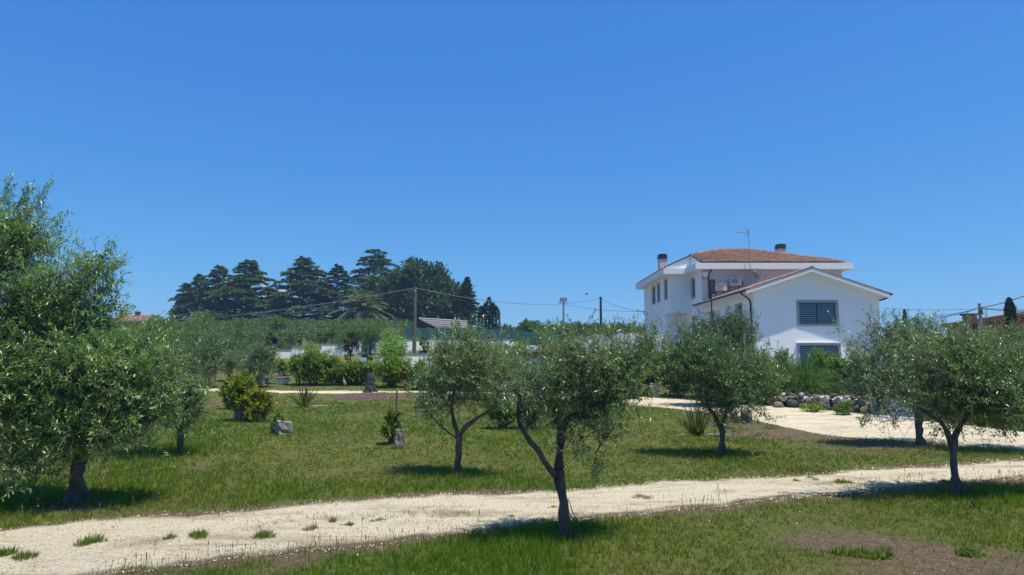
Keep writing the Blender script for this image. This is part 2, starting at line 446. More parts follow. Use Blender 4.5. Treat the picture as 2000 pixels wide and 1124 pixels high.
def olive(base, limbs, lobes, n, label, seed, cat='olive tree', group=None, L=.06, W=.0125, per=16, pal=OLIVE, name='olive_tree',
          slen=.36, sec=9, extra=(), flare=1.16, droop=.12, clump=.12, shell=.45):
    """limbs: [(points local, r0, r1)], the first is the trunk"""
    rng = np.random.default_rng(seed)
    root = empty(name, base, label, cat, group)
    nodes = []
    g = Geo(); gb = Geo()
    for k, (pts, r0, r1) in enumerate(limbs):
        pts = [np.array(p, float) for p in pts]
        fine = []
        for i in range(len(pts) - 1):
            m_ = max(2, int(np.linalg.norm(pts[i + 1] - pts[i]) / .09))
            p0 = pts[max(i - 1, 0)]; p1 = pts[i]; p2 = pts[i + 1]; p3 = pts[min(i + 2, len(pts) - 1)]
            for t in np.linspace(0, 1, m_, endpoint=False):
                fine.append(.5 * ((2 * p1) + (-p0 + p2) * t + (2 * p0 - 5 * p1 + 4 * p2 - p3) * t * t + (-p0 + 3 * p1 - 3 * p2 + p3) * t ** 3))
        fine.append(pts[-1])
        fine = np.array(fine); K = len(fine)
        fine[1:-1] += rng.normal(0, r0 * .10, (K - 2, 3))
        rr = np.linspace(r0, r1, K) * (1 + rng.normal(0, .12, K))
        if k == 0:
            rr *= .86; rr[0] *= flare * 1.12; rr[1] *= flare
            fine[0][2] = -.12
            g.tube(fine, rr, 9)
        else: gb.tube(fine, rr * .88, 7)
        nodes += list(fine[int(K * .35) if k else int(K * .9):])
    base_nodes = np.array(nodes)
    tg = []
    for (c, r, *_) in lobes:
        c = np.array(c, float); r = np.array(r, float)
        for j in range(max(2, int(sec * min(1, r.mean() / .22)))): tg.append(c + unit(rng.normal(0, 1, 3)) * r * rng.uniform(.2, .75))
    tg.sort(key=lambda t_: ((base_nodes - t_) ** 2).sum(1).min())
    arr = base_nodes
    for tgt in tg:
        nd = arr[((arr - tgt) ** 2).sum(1).argmin()]; dl_ = np.linalg.norm(tgt - nd)
        pts = wob(nd, tgt, 5, rng, .02 + .05 * dl_)
        gb.tube(pts, np.linspace(.008, .003, 5) * (1 + .6 * dl_), 5)
        new = [np.array(p) for p in pts[1:]] + [(np.array(pts[i]) + np.array(pts[i + 1])) / 2 for i in range(1, 4)]
        nodes += new; arr = np.concatenate([arr, np.array(new)])
    to = g.build('trunk', 'bark', root, smooth=True)
    for v_ in to.data.vertices: v_.co.x += rng.normal(0, .007); v_.co.y += rng.normal(0, .007)
    gb.build('branches', 'bark', root, smooth=True)
    V, F, col, TW = shoots(np.array(nodes), lobes, int(n * 1.35), per, L * 1.02, W * 1.3, pal, rng, slen=slen, droop=droop, clump=clump, shell=shell)
    tv, tf = merge(TW)
    npmesh('twigs', tv, tf, 'twig', root)
    if extra:                                        # single long water shoots rising out of the crown
        VV, FF, CC, o = [V], [F], [col], len(V)
        for (p0, p1) in extra:
            p0 = np.array(p0, float); p1 = np.array(p1, float); m_ = 10
            for i in range(m_):
                q = p0 + (p1 - p0) * i / m_
                v2, f2, c2, t2 = shoots(np.zeros((0, 3)), [(q, (.03, .03, .03), 1)], 2, 9, L, W, pal, rng, slen=.2, connect=False, clump=.02, upb=1)
                VV.append(v2); FF.append(f2 + o); CC.append(c2); o += len(v2)
        V, F, col = np.concatenate(VV), np.concatenate(FF), np.concatenate(CC)
    npmesh('crown', V, F, 'olive_leaf', root, col=col)
    return root
def shrub(base, lobes, n, label, seed, pal, cat='shrub', group=None, name='shrub', L=.07, W=.03, per=9, mat='shrub_leaf',
          slen=.22, stems=6, clump=.06, upb=.5, trunk=None, droop=.1, shell=.45, cvar=.22, tips=None, stem_r=.012, spread=.8, bark='bark'):
    rng = np.random.default_rng(seed)
    root = empty(name, base, label, cat, group)
    nodes = []; g = Geo()
    if trunk:
        h, r = trunk
        pts = wob((0, 0, -.08), (rng.normal(0, .04), 0, h), 6, rng, .02 * h)
        g.tube(pts, np.linspace(r * 1.2, r * .75, 6), 8); start = pts[-1]
        nodes += [np.array(start)]
        g.build('trunk', bark, root, smooth=True); g = Geo()
    for (c, r, *_) in lobes:
        for j in range(max(2, stems // len(lobes))):
            c_ = np.array(c, float); r_ = np.array(r, float)
            tgt = c_ + unit(rng.normal(0, 1, 3)) * r_ * rng.uniform(.4, .8)
            tgt[2] = max(tgt[2], .03)
            st = start if trunk else np.array([rng.normal(0, .04), rng.normal(0, .04), -.05])
            if not trunk: st[:2] += c_[:2] * .6
            pts = wob(st, tgt, 5, rng, .03 * np.linalg.norm(tgt))
            g.tube(pts, np.linspace(stem_r * 1.5, stem_r * .5, 5), 5)
            nodes += [np.array(p) for p in pts[1:]]
    g.build('stems', bark, root, smooth=True)
    V, F, col, TW = shoots(np.array(nodes), lobes, n, per, L, W, pal, rng, slen=slen, droop=droop, clump=clump, upb=upb, shell=shell, cvar=cvar, spread=spread)
    keep = V[:, 2].reshape(-1, 4).min(1) > -.02
    F = F.reshape(-1, 2, 3)[keep].reshape(-1, 3)
    if tips is not None:                              # young red-brown leaves at the outside of some shoots
        k = rng.random(len(V) // 4) < tips[1]
        k = np.repeat(k, 4); col = col.copy(); col[k] = np.array(tips[0])
    npmesh('foliage', V, F, mat, root, col=col)
    return root
def blade_plant(base, n, h, wid, pal, label, seed, cat='spiky plant', name='spiky_plant', group=None, spread=.9, lean=.55, bw=.035, droop=.25, dead=0):
    rng = np.random.default_rng(seed)
    root = empty(name, base, label, cat, group)
    V, F, Cc = [], [], []
    for i in range(n):
        a = rng.uniform(0, 2 * PI); tilt = abs(rng.normal(0, lean)); hh = h * rng.uniform(.55, 1.08)
        if dead and i < dead: tilt = 1.35; hh = h * .9
        d = np.array([math.cos(a) * math.sin(tilt), math.sin(a) * math.sin(tilt), math.cos(tilt)])
        p0 = np.array([math.cos(a), math.sin(a), 0]) * rng.uniform(0, wid * .18)
        s = unit(np.cross(d, rng.normal(0, 1, 3)))
        K = 5; o = len(V)
        c = np.array(pal[rng.integers(len(pal))]) * (1 + rng.normal(0, .15))
        if dead and i < dead: c = np.array((.42, .36, .24))
        for k in range(K):
            t = k / (K - 1)
            p = p0 + d * hh * t + np.array([math.cos(a), math.sin(a), 0]) * droop * hh * t * t * tilt - np.array([0, 0, 1]) * droop * hh * t ** 3 * (tilt + .1)
            p[2] = max(p[2], .01 + .002 * i % .02)
            w_ = bw * (1 - t ** 2.2) * (.7 + .3 * min(1, t * 4)) + .0015
            V += [p - s * w_ / 2, p + s * w_ / 2]; Cc += [c, c]
        for k in range(K - 1): F.append((o + 2 * k, o + 2 * k + 1, o + 2 * k + 3, o + 2 * k + 2))
    npmesh('leaves', np.array(V), np.array(F), 'shrub_leaf', root, col=np.clip(np.array(Cc), .004, 1))
    g = Geo(); rr = np.random.default_rng(seed + 1)
    for i in range(9):
        a = rr.uniform(0, 2 * PI); q = rr.uniform(0, wid * .2)
        g.tube([(math.cos(a) * q, math.sin(a) * q, -.05), (math.cos(a) * (q + .04), math.sin(a) * (q + .04), h * .14)], [.02, .008], 5)
    g.build('old_leaf_bases', 'bark_far', root)
    return root
def cedar(base, h, w, seed, pal, label, name='cedar_tree', flat=1.0, nb=60, first=.06, power=.75, ls=1.0, group=None, lean=0, cat='conifer', tops=1):
    rng = np.random.default_rng(seed)
    root = empty(name, base, label, cat, group)
    g = Geo(); g.tube([(0, 0, -.5), (lean * .3, 0, h * .5), (lean, 0, h * .98)], [h * .028, h * .016, h * .003], 7)
    P, D, L, W, Cc = [], [], [], [], []
    for i in range(nb):
        t = first + (1 - first) * (i / nb) ** .92
        z = h * t * .97; ln = w / 2 * max(.03, (1 - t) ** power) * rng.uniform(.62, 1.15)
        a = i * 2.4 + rng.normal(0, .3)
        dr = np.array([math.cos(a), math.sin(a), 0]); sd_ = np.array([-math.sin(a), math.cos(a), 0])
        rise = rng.uniform(-.02, .22) * ln
        m_ = int(60 + 240 * ln / (w / 2))
        q = rng.random(m_) ** .6 * .92 + .08
        lat = rng.normal(0, 1, m_) * ln * .27 * np.minimum(1, q * 1.6) * (1.25 - q)
        pts = np.array([lean * t, 0, z]) + dr * (q * ln)[:, None] + sd_ * lat[:, None]
        pts[:, 2] += rise * np.sin(q * 2.2) - flat * .10 * ln * q ** 3 + rng.normal(0, .035 * h * .25, m_) * (.3 + .5 * (1 - q)) - np.abs(lat) * .15
        g.tube([(lean * t, 0, z - .1), tuple(np.array([lean * t, 0, z]) + dr * ln * .85 + np.array([0, 0, rise * .9]))], [.06 * ln ** .5, .02], 4, cap=False)
        P.append(pts)
        dd = unit(dr * .9 + sd_ * rng.normal(0, .7, (m_, 1)) + np.array([0, 0, 1]) * rng.normal(.05, .22, (m_, 1)))
        D.append(dd); L.append(rng.uniform(.5, 1.1, m_) * .105 * h ** .72 * ls); W.append(rng.uniform(.4, .8, m_) * .088 * h ** .72 * ls)
        tone = 1 + rng.normal(0, .16)
        Cc.append(colours(m_, pal, rng) * tone)
    P = np.concatenate(P); D = np.concatenate(D)
    V, F = leaf_arrays(P, D, np.concatenate(L), np.concatenate(W), rng, up=.85)
    g.build('trunk', 'bark_far', root)
    npmesh('crown', V, F, 'needle', root, col=np.repeat(np.clip(np.concatenate(Cc), .003, 1), 4, 0))
    return root
def far_tree_arrays(lobes, n, L, W, pal, rng, clump=.25, shell=.4, up=.6, upd=.3, nc=None):
    w = np.array([l[2] if len(l) > 2 else l[1][0] * l[1][1] * l[1][2] for l in lobes], float); w /= w.sum()
    nc = nc or max(6, n // 30)
    li = rng.choice(len(lobes), nc, p=w)
    cen = np.array([l[0] for l in lobes], float)[li]; rad = np.array([l[1] for l in lobes], float)[li]
    u = unit(rng.normal(0, 1, (nc, 3))); r = rng.random((nc, 1)) ** shell
    cc = cen + u * r * rad
    idx = rng.integers(0, nc, n)
    P = cc[idx] + rng.normal(0, clump, (n, 3))
    D = unit(unit((P - cen[idx]) / rad[idx]) * .7 + np.array([0, 0, upd]) + rng.normal(0, .6, (n, 3)))
    V, F = leaf_arrays(P, D, L * rng.uniform(.6, 1.3, n), W * rng.uniform(.6, 1.3, n), rng, up=up)
    tone = (1 + rng.normal(0, .15, (nc, 1)))[idx]
    return V, F, np.repeat(np.clip(colours(n, pal, rng) * tone, .004, 1), 4, 0)
def far_tree(base, lobes, n, L, W, pal, label, seed, cat='tree', name='tree', trunk=(1.2, .12), group=None, mat='shrub_leaf', **kw):
    rng = np.random.default_rng(seed)
    root = empty(name, base, label, cat, group)
    V, F, col = far_tree_arrays(lobes, n, L, W, pal, rng, **kw)
    V[:, 2] = np.maximum(V[:, 2], 0.0)
    npmesh('crown', V, F, mat, root, col=col)
    g = Geo(); g.tube([(0, 0, -.3), (.05, 0, trunk[0])], [trunk[1], trunk[1] * .7], 7)
    for (c, r, *_) in lobes[:5]: g.tube([(.05, 0, trunk[0] * .9), tuple(c)], [trunk[1] * .6, trunk[1] * .2], 5)
    g.build('trunk', 'bark_far', root, smooth=True)
    return root

# ------------------------------------------------------------------ the setting: ground, gravel track, gravel drive
def pxline(pts): return np.array([tuple(ground(px, py))[:2] for px, py in pts])
up1 = pxline([(-260, 1062), (0, 1036), (150, 1022), (300, 1010), (450, 1000), (600, 985), (750, 977), (900, 966), (1100, 958), (1250, 945), (1400, 937), (1550, 929), (1700, 920), (1850, 910), (2000, 900), (2200, 888), (2600, 868), (3200, 846)])
lo1 = pxline([(-260, 1200), (0, 1150), (200, 1122), (420, 1095), (560, 1078), (700, 1068), (850, 1049), (1000, 1030), (1150, 1013), (1300, 998), (1400, 988), (1550, 975), (1700, 960), (1850, 948), (2000, 936), (2200, 920), (2600, 896), (3200, 868)])
up2 = pxline([(300, 757), (430, 760), (560, 764), (700, 765), (800, 764), (900, 766), (1000, 768), (1130, 772), (1260, 777), (1400, 785), (1530, 795), (1620, 802), (1700, 812), (1790, 822), (1900, 833), (2000, 846), (2200, 866)])
lo2 = pxline([(300, 763), (430, 765.5), (560, 769), (700, 770.5), (800, 767.5), (900, 770), (1000, 775), (1130, 783), (1260, 794), (1350, 803), (1440, 815), (1520, 832), (1600, 850), (1700, 860), (1800, 868), (1900, 874), (2000, 882), (2200, 898)])
def ragged(L, seed, amp):
    xs = np.arange(L[0, 0], L[-1, 0], .05); ys = np.interp(xs, L[:, 0], L[:, 1])
    k = np.clip(ys / 9, .8, 2)
    return np.stack([xs, ys + amp * k * (fbm(xs, seed + xs * 0, 1.3, 5) - .5) + amp * .5 * (fbm(xs, seed + 7.7 + xs * 0, 6.5, 3) - .5)], 1)
up1 = ragged(up1, 2.3, .34); lo1 = ragged(lo1, 5.9, .42); up2 = ragged(up2, 8.1, .4); lo2 = ragged(lo2, 3.7, .55)
def lerp_line(L, x): return np.interp(x, L[:, 0], L[:, 1])
def in_path(x, y, up, lo, grow=0.0):
    n = (fbm(x, y, 3.1, 4) - .55) * .55
    return (y < lerp_line(up, x) + grow + n) & (y > lerp_line(lo, x) - grow - n) & (x > up[0, 0]) & (x < up[-1, 0])
SOIL = []     # (x, y, rx, ry, strength)
for px0, py0, px1, py1, s in ((1480, 836, 1690, 862, 1.0), (1600, 860, 1800, 882, .8), (1400, 818, 1500, 850, .6), (1570, 1040, 1800, 1085, 1.15), (1680, 1062, 1960, 1130, 1.25), (1560, 1085, 1800, 1160, .85),
                              (425, 772, 470, 800, .8), (650, 768, 780, 784, .8), (300, 1035, 560, 1150, -.2), (540, 1080, 700, 1140, .7), (930, 905, 1000, 925, .4), (300, 895, 420, 925, .6), (60, 985, 260, 1003, .9)):
    a = ground(px0, py1); b_ = ground(px1, py0); c_ = ground((px0 + px1) / 2, (py0 + py1) / 2)
    SOIL.append((c_.x, c_.y, abs(b_.x - a.x) / 2 + .1, abs(b_.y - a.y) / 2 + .1, s))
def soil_mask(x, y):
    x0_, y0_ = x, y
    x = x + (fbm(x, y, .7, 3) - .5) * 2.2; y = y + (fbm(x0_ + 31, y, .7, 3) - .5) * 1.6
    m_ = np.zeros_like(np.asarray(x, float))
    for cx, cy, rx, ry, s in SOIL:
        m_ = np.maximum(m_, s * np.exp(-(((x - cx) / rx) ** 2 + ((y - cy) / ry) ** 2) * .9))
    x, y = x0_, y0_
    n = fbm(x, y, .9, 4)
    e = np.minimum(np.abs(y - lerp_line(up1, x)), np.abs(y - lerp_line(lo1, x)))
    m_ = np.maximum(m_, np.exp(-(e / .30) ** 2) * .85 * sstep(.30, .55, fbm(x, y, .6, 2)))
    e2 = np.abs(y - lerp_line(lo2, x)); m_ = np.maximum(m_, np.exp(-(e2 / .45) ** 2) * .55 * sstep(4, 8, x))
    return np.clip(m_ * (.15 + 1.2 * n + .7 * fbm(x, y, 3.3, 3)), 0, 1)
def dry_mask(x, y):
    return np.clip(sstep(.5, .72, fbm(x, y, .35, 3)) * .5 + sstep(33, 45, y) * (.8) * sstep(.35, .6, fbm(x, y, .15, 3) + .1), 0, 1)
gx = np.concatenate([-np.geomspace(3500, 32, 34), np.arange(-30, 30.01, .25), np.geomspace(32, 3500, 34)])
gy = np.concatenate([[-60, -30, -15, -8], np.arange(-4, 46.01, .25), np.geomspace(47, 4500, 80)])
X, Y = np.meshgrid(gx, gy); Z = terrain(X, Y)
nx, ny = len(gx), len(gy)
ii = (np.arange(ny - 1)[:, None] * nx + np.arange(nx - 1)[None, :]).ravel()
msk = np.stack([soil_mask(X, Y).ravel(), dry_mask(X, Y).ravel(), np.zeros(nx * ny)], 1)
gnd = npmesh('ground', np.stack([X, Y, Z], -1).reshape(-1, 3), np.stack([ii, ii + 1, ii + nx + 1, ii + nx], 1), 'ground_soil', col=msk, attr='mask', smooth=True)
tag(gnd, kind='structure')
def track(name, up, lo, x0, x1, dx, K, lift, strip):
    xs = np.arange(x0, x1, dx); V, M = [], []
    for j, x in enumerate(xs):
        a = lerp_line(lo, x) - .03; b_ = lerp_line(up, x) + .03
        yy = np.linspace(a, b_, K)
        V.append(np.stack([np.full(K, x), yy, terrain(np.full(K, x), yy) + lift * np.minimum(1, np.minimum(yy - a, b_ - yy) / .12 + .25)], 1))
        q = np.minimum(yy - a, b_ - yy)
        e = np.exp(-(q / .20) ** 2) * .95
        s_ = strip * sstep(.5, .68, fbm(np.full(K, x), yy * 1.6, 1.1, 3)) * np.exp(-(((yy - a) / (b_ - a) - .5) / .2) ** 2)
        M.append(np.clip(np.maximum(e, s_) * (.3 + 1.3 * fbm(np.full(K, x), yy, 3.1, 3)), 0, 1))
    V = np.concatenate(V); M = np.concatenate(M)
    n = len(xs); ii = (np.arange(n - 1)[:, None] * K + np.arange(K - 1)[None, :]).ravel()
    o = npmesh(name, V, np.stack([ii, ii + K, ii + K + 1, ii + 1], 1), 'gravel_ground', col=np.stack([M, M * 0, M * 0], 1), attr='mask', smooth=True)
    tag(o, kind='structure')
track('gravel_path', up1, lo1, up1[0, 0] + .3, up1[-1, 0], .07, 34, .014, .45)
track('gravel_driveway', up2, lo2, -21, up2[-1, 0] - .3, .14, 20, .02, .25)

xs = np.arange(8.6, 33.1, .5); ys = np.arange(39.0, 78.1, .5); XX, YY_ = np.meshgrid(xs, ys)  # hidden concrete sheet, added to bounce fill light onto the villa walls
YY_ = YY_ + np.where(YY_ < 39.3, (fbm(XX, YY_, .5, 3) - .5) * 1.5, 0); n_, m_ = len(xs), len(ys)
ii = (np.arange(m_ - 1)[:, None] * n_ + np.arange(n_ - 1)[None, :]).ravel()
tag(npmesh('bounce_paving', np.stack([XX, YY_, terrain(XX, YY_) + .03], -1).reshape(-1, 3), np.stack([ii, ii + 1, ii + n_ + 1, ii + n_], 1), 'concrete', smooth=True), kind='structure')

rng = np.random.default_rng(11)
# loose chips on the track and the drive
def chips(name, n, x0, x1, up, lo, size, label=None):
    rng = np.random.default_rng(5)
    x = rng.uniform(x0, x1, n * 2); a = lerp_line(lo, x); b_ = lerp_line(up, x)
    y = a + (b_ - a) * rng.random(len(x)); ou = rng.random(len(x)) < .045; of = rng.exponential(.06, len(x)) * np.clip(y / 9, .8, 1.6); y = np.where(ou, np.where(rng.random(len(x)) < .55, a - of, b_ + of), y)
    ed = np.minimum(y - a, b_ - y); k = (rng.random(len(x)) < np.clip(8.5 / np.maximum(y, 5), .1, 1) ** 1.2) & (ou | (ed > (fbm(x, y, 2.1, 3) - .46) * .5))
    x, y = x[k][:n], y[k][:n]; n = len(x)
    s = size * rng.uniform(.45, 1.15, n) * np.clip(y / 9, .8, 1.9)
    z = terrain(x, y) + .012
    th = rng.uniform(0, 2 * PI, n); V = []
    for q in range(4):
        r = s * rng.uniform(.6, 1.2, n)
        V.append(np.stack([x + np.cos(th + q * PI / 2) * r, y + np.sin(th + q * PI / 2) * r, z - .004], 1))
    V.append(np.stack([x + rng.normal(0, .2, n) * s, y + rng.normal(0, .2, n) * s, z + s * rng.uniform(.4, .9, n)], 1))
    V = np.stack(V, 1).reshape(-1, 3); i = np.arange(n)[:, None] * 5
    F = np.stack([i + [0, 1, 4], i + [1, 2, 4], i + [2, 3, 4], i + [3, 0, 4]], 1).reshape(-1, 3)
    col = colours(n, [(.68, .585, .40), (.60, .50, .33), (.70, .61, .42), (.42, .33, .205), (.18, .14, .09), (.66, .57, .39), (.26, .20, .125)], rng, 5, .12)
    tag(npmesh(name, V, F, 'gravel_stone', col=col), kind='stuff')
chips('gravel_chips', 50000, -8.5, 14, up1, lo1, .0095)
chips('driveway_chips', 12000, 5, 20, up2, lo2, .014)

# grass: bent blades in small tufts, thinner on bare soil and on the track
def grass(name, n, rlo, rhi, hh, ww, seed, per=4, pal=None, pw=1.55, tall=None):
    rng = np.random.default_rng(seed)
    u = rng.random(n); a = 1 - pw
    y = (rlo ** a + u * (rhi ** a - rlo ** a)) ** (1 / a)
    x = rng.uniform(-1, 1, n) * (y * .86 + 3.4)
    d1 = in_path(x, y, up1, lo1, .03); d2 = in_path(x, y, up2, lo2, .0)
    so_ = soil_mask(x, y)
    yc = (lerp_line(up1, x) + lerp_line(lo1, x)) / 2
    mid = np.exp(-((y - yc) / .35) ** 2) * sstep(.60, .72, fbm(x, y * 1.6, 1.1, 3))
    e1 = np.minimum(np.abs(y - lerp_line(up1, x)), np.abs(y - lerp_line(lo1, x)))
    p = np.where(d1, .018 + .06 * sstep(.55, .75, fbm(x, y, 1.9, 3)) + .34 * mid + .4 * np.exp(-(e1 / .16) ** 2) * sstep(.4, .6, fbm(x, y, 2.2, 2)), np.where(d2, .006, np.maximum(.10, 1 - so_ * 1.25)))
    p = p * (.55 + .45 * sstep(.3, .55, fbm(x, y, 1.3, 3)))
    k = rng.random(n) < p; x, y = x[k], y[k]; n = len(x)
    far = np.clip(y / 9, .75, 3.2)
    g = fbm(x, y, .55, 3); lush = sstep(.42, .62, fbm(x + 40, y, .33, 2))
    sc = (.6 + .7 * g + .45 * lush)
    if tall is not None: 
        for (tx, ty, tr, tm) in tall: sc = sc * (1 + tm * np.exp(-(((x - tx) ** 2 + (y - ty) ** 2) / tr ** 2)))
    sc = np.where(in_path(x, y, up1, lo1, 0.1), sc * .75, sc)
    B = np.stack([x, y, terrain(x, y) - .004], 1)
    B = np.repeat(B, per, 0); sc = np.repeat(sc * far ** .35, per); f2 = np.repeat(far, per); N = len(B)
    B[:, :2] += rng.normal(0, .018, (N, 2)) * f2[:, None]
    az = rng.uniform(0, 2 * PI, N); tilt = np.abs(rng.normal(.4, .55, N)); h = hh * sc * rng.uniform(.5, 1.35, N)
    d = np.stack([np.cos(az) * np.sin(tilt), np.sin(az) * np.sin(tilt), np.cos(tilt)], 1)
    fa = rng.uniform(0, 2 * PI, N); s = np.stack([np.cos(fa), np.sin(fa), np.zeros(N)], 1)
    w = (ww * f2 ** .85 * rng.uniform(.6, 1.6, N))[:, None]
    V = np.stack([B - s * w / 2, B + s * w / 2, B + d * h[:, None]], 1).reshape(-1, 3)
    F = np.arange(N * 3).reshape(-1, 3)
    pal = pal or [(.145, .190, .020), (.112, .165, .018), (.180, .215, .026), (.080, .122, .015), (.215, .210, .048)]
    c = colours(n, pal, rng, 1, .16)
    dr = sstep(.50, .68, fbm(x + 9, y - 4, .6, 3)) * .35 + so_[k] * .5
    c = c * (1 - dr[:, None]) + np.array((.27, .23, .07)) * dr[:, None]
    ls = lush[:, None]; c = c * (1 - .45 * ls) + np.array((.085, .185, .016)) * .45 * ls
    c = np.repeat(c, per, 0) * (1 + rng.normal(0, .14, (N, 1)))
    tag(npmesh(name, V, F, 'grass_blade', col=np.repeat(np.clip(c, .005, 1), 3, 0)), kind='stuff')

# ------------------------------------------------------------------ the white house
HG = .45                                            # ground level at the house
def wall_panel(g, O, U, N, w, h, holes, rev=.16):
    """wall face from O along U (length w), up h, outward normal N, with openings (u0,u1,v0,v1) and their reveals"""
    O, U, N = Vector(O), Vector(U), Vector(N); Z = Vector((0, 0, 1))
    us = sorted({0, w, *[a for q in holes for a in q[:2]]}); vs = sorted({0, h, *[a for q in holes for a in q[2:]]})
    for i in range(len(us) - 1):
        for j in range(len(vs) - 1):
            cu, cv = (us[i] + us[i + 1]) / 2, (vs[j] + vs[j + 1]) / 2
            if any(a < cu < b and c < cv < d for a, b, c, d in holes): continue
            g.quad(O + U * us[i] + Z * vs[j], O + U * us[i + 1] + Z * vs[j], O + U * us[i + 1] + Z * vs[j + 1], O + U * us[i] + Z * vs[j + 1])
    for a, b, c, d in holes:
        P = [O + U * a + Z * c, O + U * b + Z * c, O + U * b + Z * d, O + U * a + Z * d]
        for k in range(4):
            p, q = P[k], P[(k + 1) % 4]
            g.quad(p, q, q - N * rev, p - N * rev)
def window(O, U, N, a, b, c, d, parent, bars=None, name='window', slats=0, fw=.14, mull=1, ledge=False):
    """stone surround standing proud of the wall, sash, panes and grille"""
    O, U, N = Vector(O), Vector(U), Vector(N); Z = Vector((0, 0, 1))
    def bx(g, u0, u1, v0, v1, n0, n1):
        q = [O + U * u0 + Z * v0, O + U * u1 + Z * v0, O + U * u1 + Z * v1, O + U * u0 + Z * v1]
        g.prism([p + N * n0 for p in q], N * (n1 - n0))
    g = Geo()
    bx(g, a - fw, a, c - fw, d + fw, .002, .035); bx(g, b, b + fw, c - fw, d + fw, .002, .035)
    bx(g, a, b, d, d + fw, .002, .035); bx(g, a, b, c - fw, c, .002, .055)
    w = g.build(name, 'surround', parent)
    g = Geo(); f = .05; n0 = -.15
    bx(g, a, a + f, c, d, n0, -.09); bx(g, b - f, b, c, d, n0, -.09); bx(g, a + f, b - f, c, c + f, n0, -.09); bx(g, a + f, b - f, d - f, d, n0, -.09)
    for k in range(1, mull + 1):
        u = a + (b - a) * k / (mull + 1); bx(g, u - .03, u + .03, c + f, d - f, n0, -.09)
    g.build('sash', 'black_metal', w)
    for k in range(mull + 1):
        g = Geo(); u0 = a + (b - a) * k / (mull + 1); u1 = a + (b - a) * (k + 1) / (mull + 1)
        bx(g, u0 + .032, u1 - .032, c + f, d - f, -.135, -.12); g.build('pane', 'pane_glass', w)
    if bars:
        g = Geo(); nv, nh = bars
        for k in range(1, nv):
            u = a + (b - a) * k / nv; bx(g, u - .011, u + .011, c, d, -.05, -.028)
        for k in range(1, nh):
            v = c + (d - c) * k / nh; bx(g, a, b, v - .013, v + .013, -.026, -.004)
        tag(g.build('grille', 'grille_metal', w), kind='stuff')
    if slats:
        g = Geo()
        for k in range(slats): v0 = c + f + (d - c - 2 * f) * (k + .25) / slats; bx(g, a + f, b - f, v0, v0 + (d - c) / slats * .42, -.118, -.10)
        tag(g.build('blind_slats', 'blind', w), kind='stuff')
    if ledge:
        g = Geo(); bx(g, a - fw - .05, b + fw + .05, d + fw + .003, d + fw + .06, .002, .16); g.build('ledge', 'plaster_fascia', w)
    return w
def tiles(name, O, U, S, w, vlo, vhi, parent, pitch=.24, row=.36, seed=1, rs=1.0):
    """barrel tiles in columns: O eave corner, U along the eave, S up the slope (unit); vlo/vhi give the run of a column at u"""
    rng = np.random.default_rng(seed)
    O, U, S = np.array(O, float), np.array(U, float), np.array(S, float); N = np.cross(U, S)
    if N[2] < 0: N = -N
    V, F, Cc = [], [], []
    nc = int(w / pitch)
    base = [(.40, .205, .125), (.33, .165, .10), (.45, .27, .17), (.28, .14, .09), (.37, .225, .155), (.22, .13, .10)]
    for i in range(nc):
        u = (i + .5) * pitch; a, b_ = vlo(u), vhi(u)
        if b_ - a < .1: continue
        m_ = max(1, int(math.ceil((b_ - a) / row)))
        for j in range(m_):
            v0 = a + (b_ - a) * j / m_ - .04; v1 = a + (b_ - a) * (j + 1) / m_ + .02
            c = np.array(base[rng.integers(len(base))]) * (1 + rng.normal(0, .10))
            o = len(V); du = rng.normal(0, .006)
            for (vv, r, lift) in ((v0, .088 * rs, .035 * rs), (v1, .072 * rs, .005)):
                for k in range(5):
                    t = PI * k / 4
                    V.append(O + U * (u + du + math.cos(t) * r) + S * vv + N * (lift + math.sin(t) * r * .95)); Cc.append(c)
            for k in range(4): F.append((o + k, o + k + 1, o + 6 + k, o + 5 + k))
            # dark channel tile between two covers
            o = len(V)
            for (vv, lf) in ((v0, .012), (v1, .0)):
                for k in (-1, 0, 1): V.append(O + U * (u + pitch / 2 + k * .06) + S * vv + N * (lf + abs(k) * .02)); Cc.append(c * .75)
            for k in range(2): F.append((o + k, o + k + 1, o + 4 + k, o + 3 + k))
    oj = npmesh(name, np.array(V), np.array(F), 'roof_tile', parent, col=np.clip(np.array(Cc), .01, 1))
    return tag(oj, kind='stuff')
def ridge(name, p, q, parent, r=.11, seed=3):
    rng = np.random.default_rng(seed)
    p, q = np.array(p, float), np.array(q, float); n = max(2, int(np.linalg.norm(q - p) / .38)); d = (q - p) / n
    dn = unit(d); s = unit(np.cross(dn, [0, 0, 1.0])); up = np.cross(s, dn); V, F, Cc = [], [], []
    for i in range(n):
        c = np.array([(.36, .19, .12), (.42, .25, .16), (.27, .15, .10)][rng.integers(3)]) * (1 + rng.normal(0, .1))
        o = len(V)
        for (t0, rr, lf) in ((-.03, r * 1.1, .03), (1.02, r * .95, .0)):
            for k in range(6):
                t = PI * k / 5; V.append(p + d * (i + t0) + s * math.cos(t) * rr + up * (math.sin(t) * rr + lf)); Cc.append(c)
        for k in range(5): F.append((o + k, o + k + 1, o + 7 + k, o + 6 + k))
        F.append((o, o + 5, o + 4, o + 1)); F.append((o + 1, o + 4, o + 3, o + 2))
    return tag(npmesh(name, np.array(V), np.array(F), 'roof_tile', parent, col=np.clip(np.array(Cc), .01, 1)), kind='stuff')

HOUSE_X, HOUSE_Y = 17.1, 47.0
house = empty('villa', (HOUSE_X, HOUSE_Y, HG), 'large white villa with tiled roofs, front gable wing and boxed eaves', 'house')
def hl(x, y, z): return Vector((x - HOUSE_X, y - HOUSE_Y, z - HG))      # world -> house coordinates
UX, UY = (1, 0, 0), (0, 1, 0)
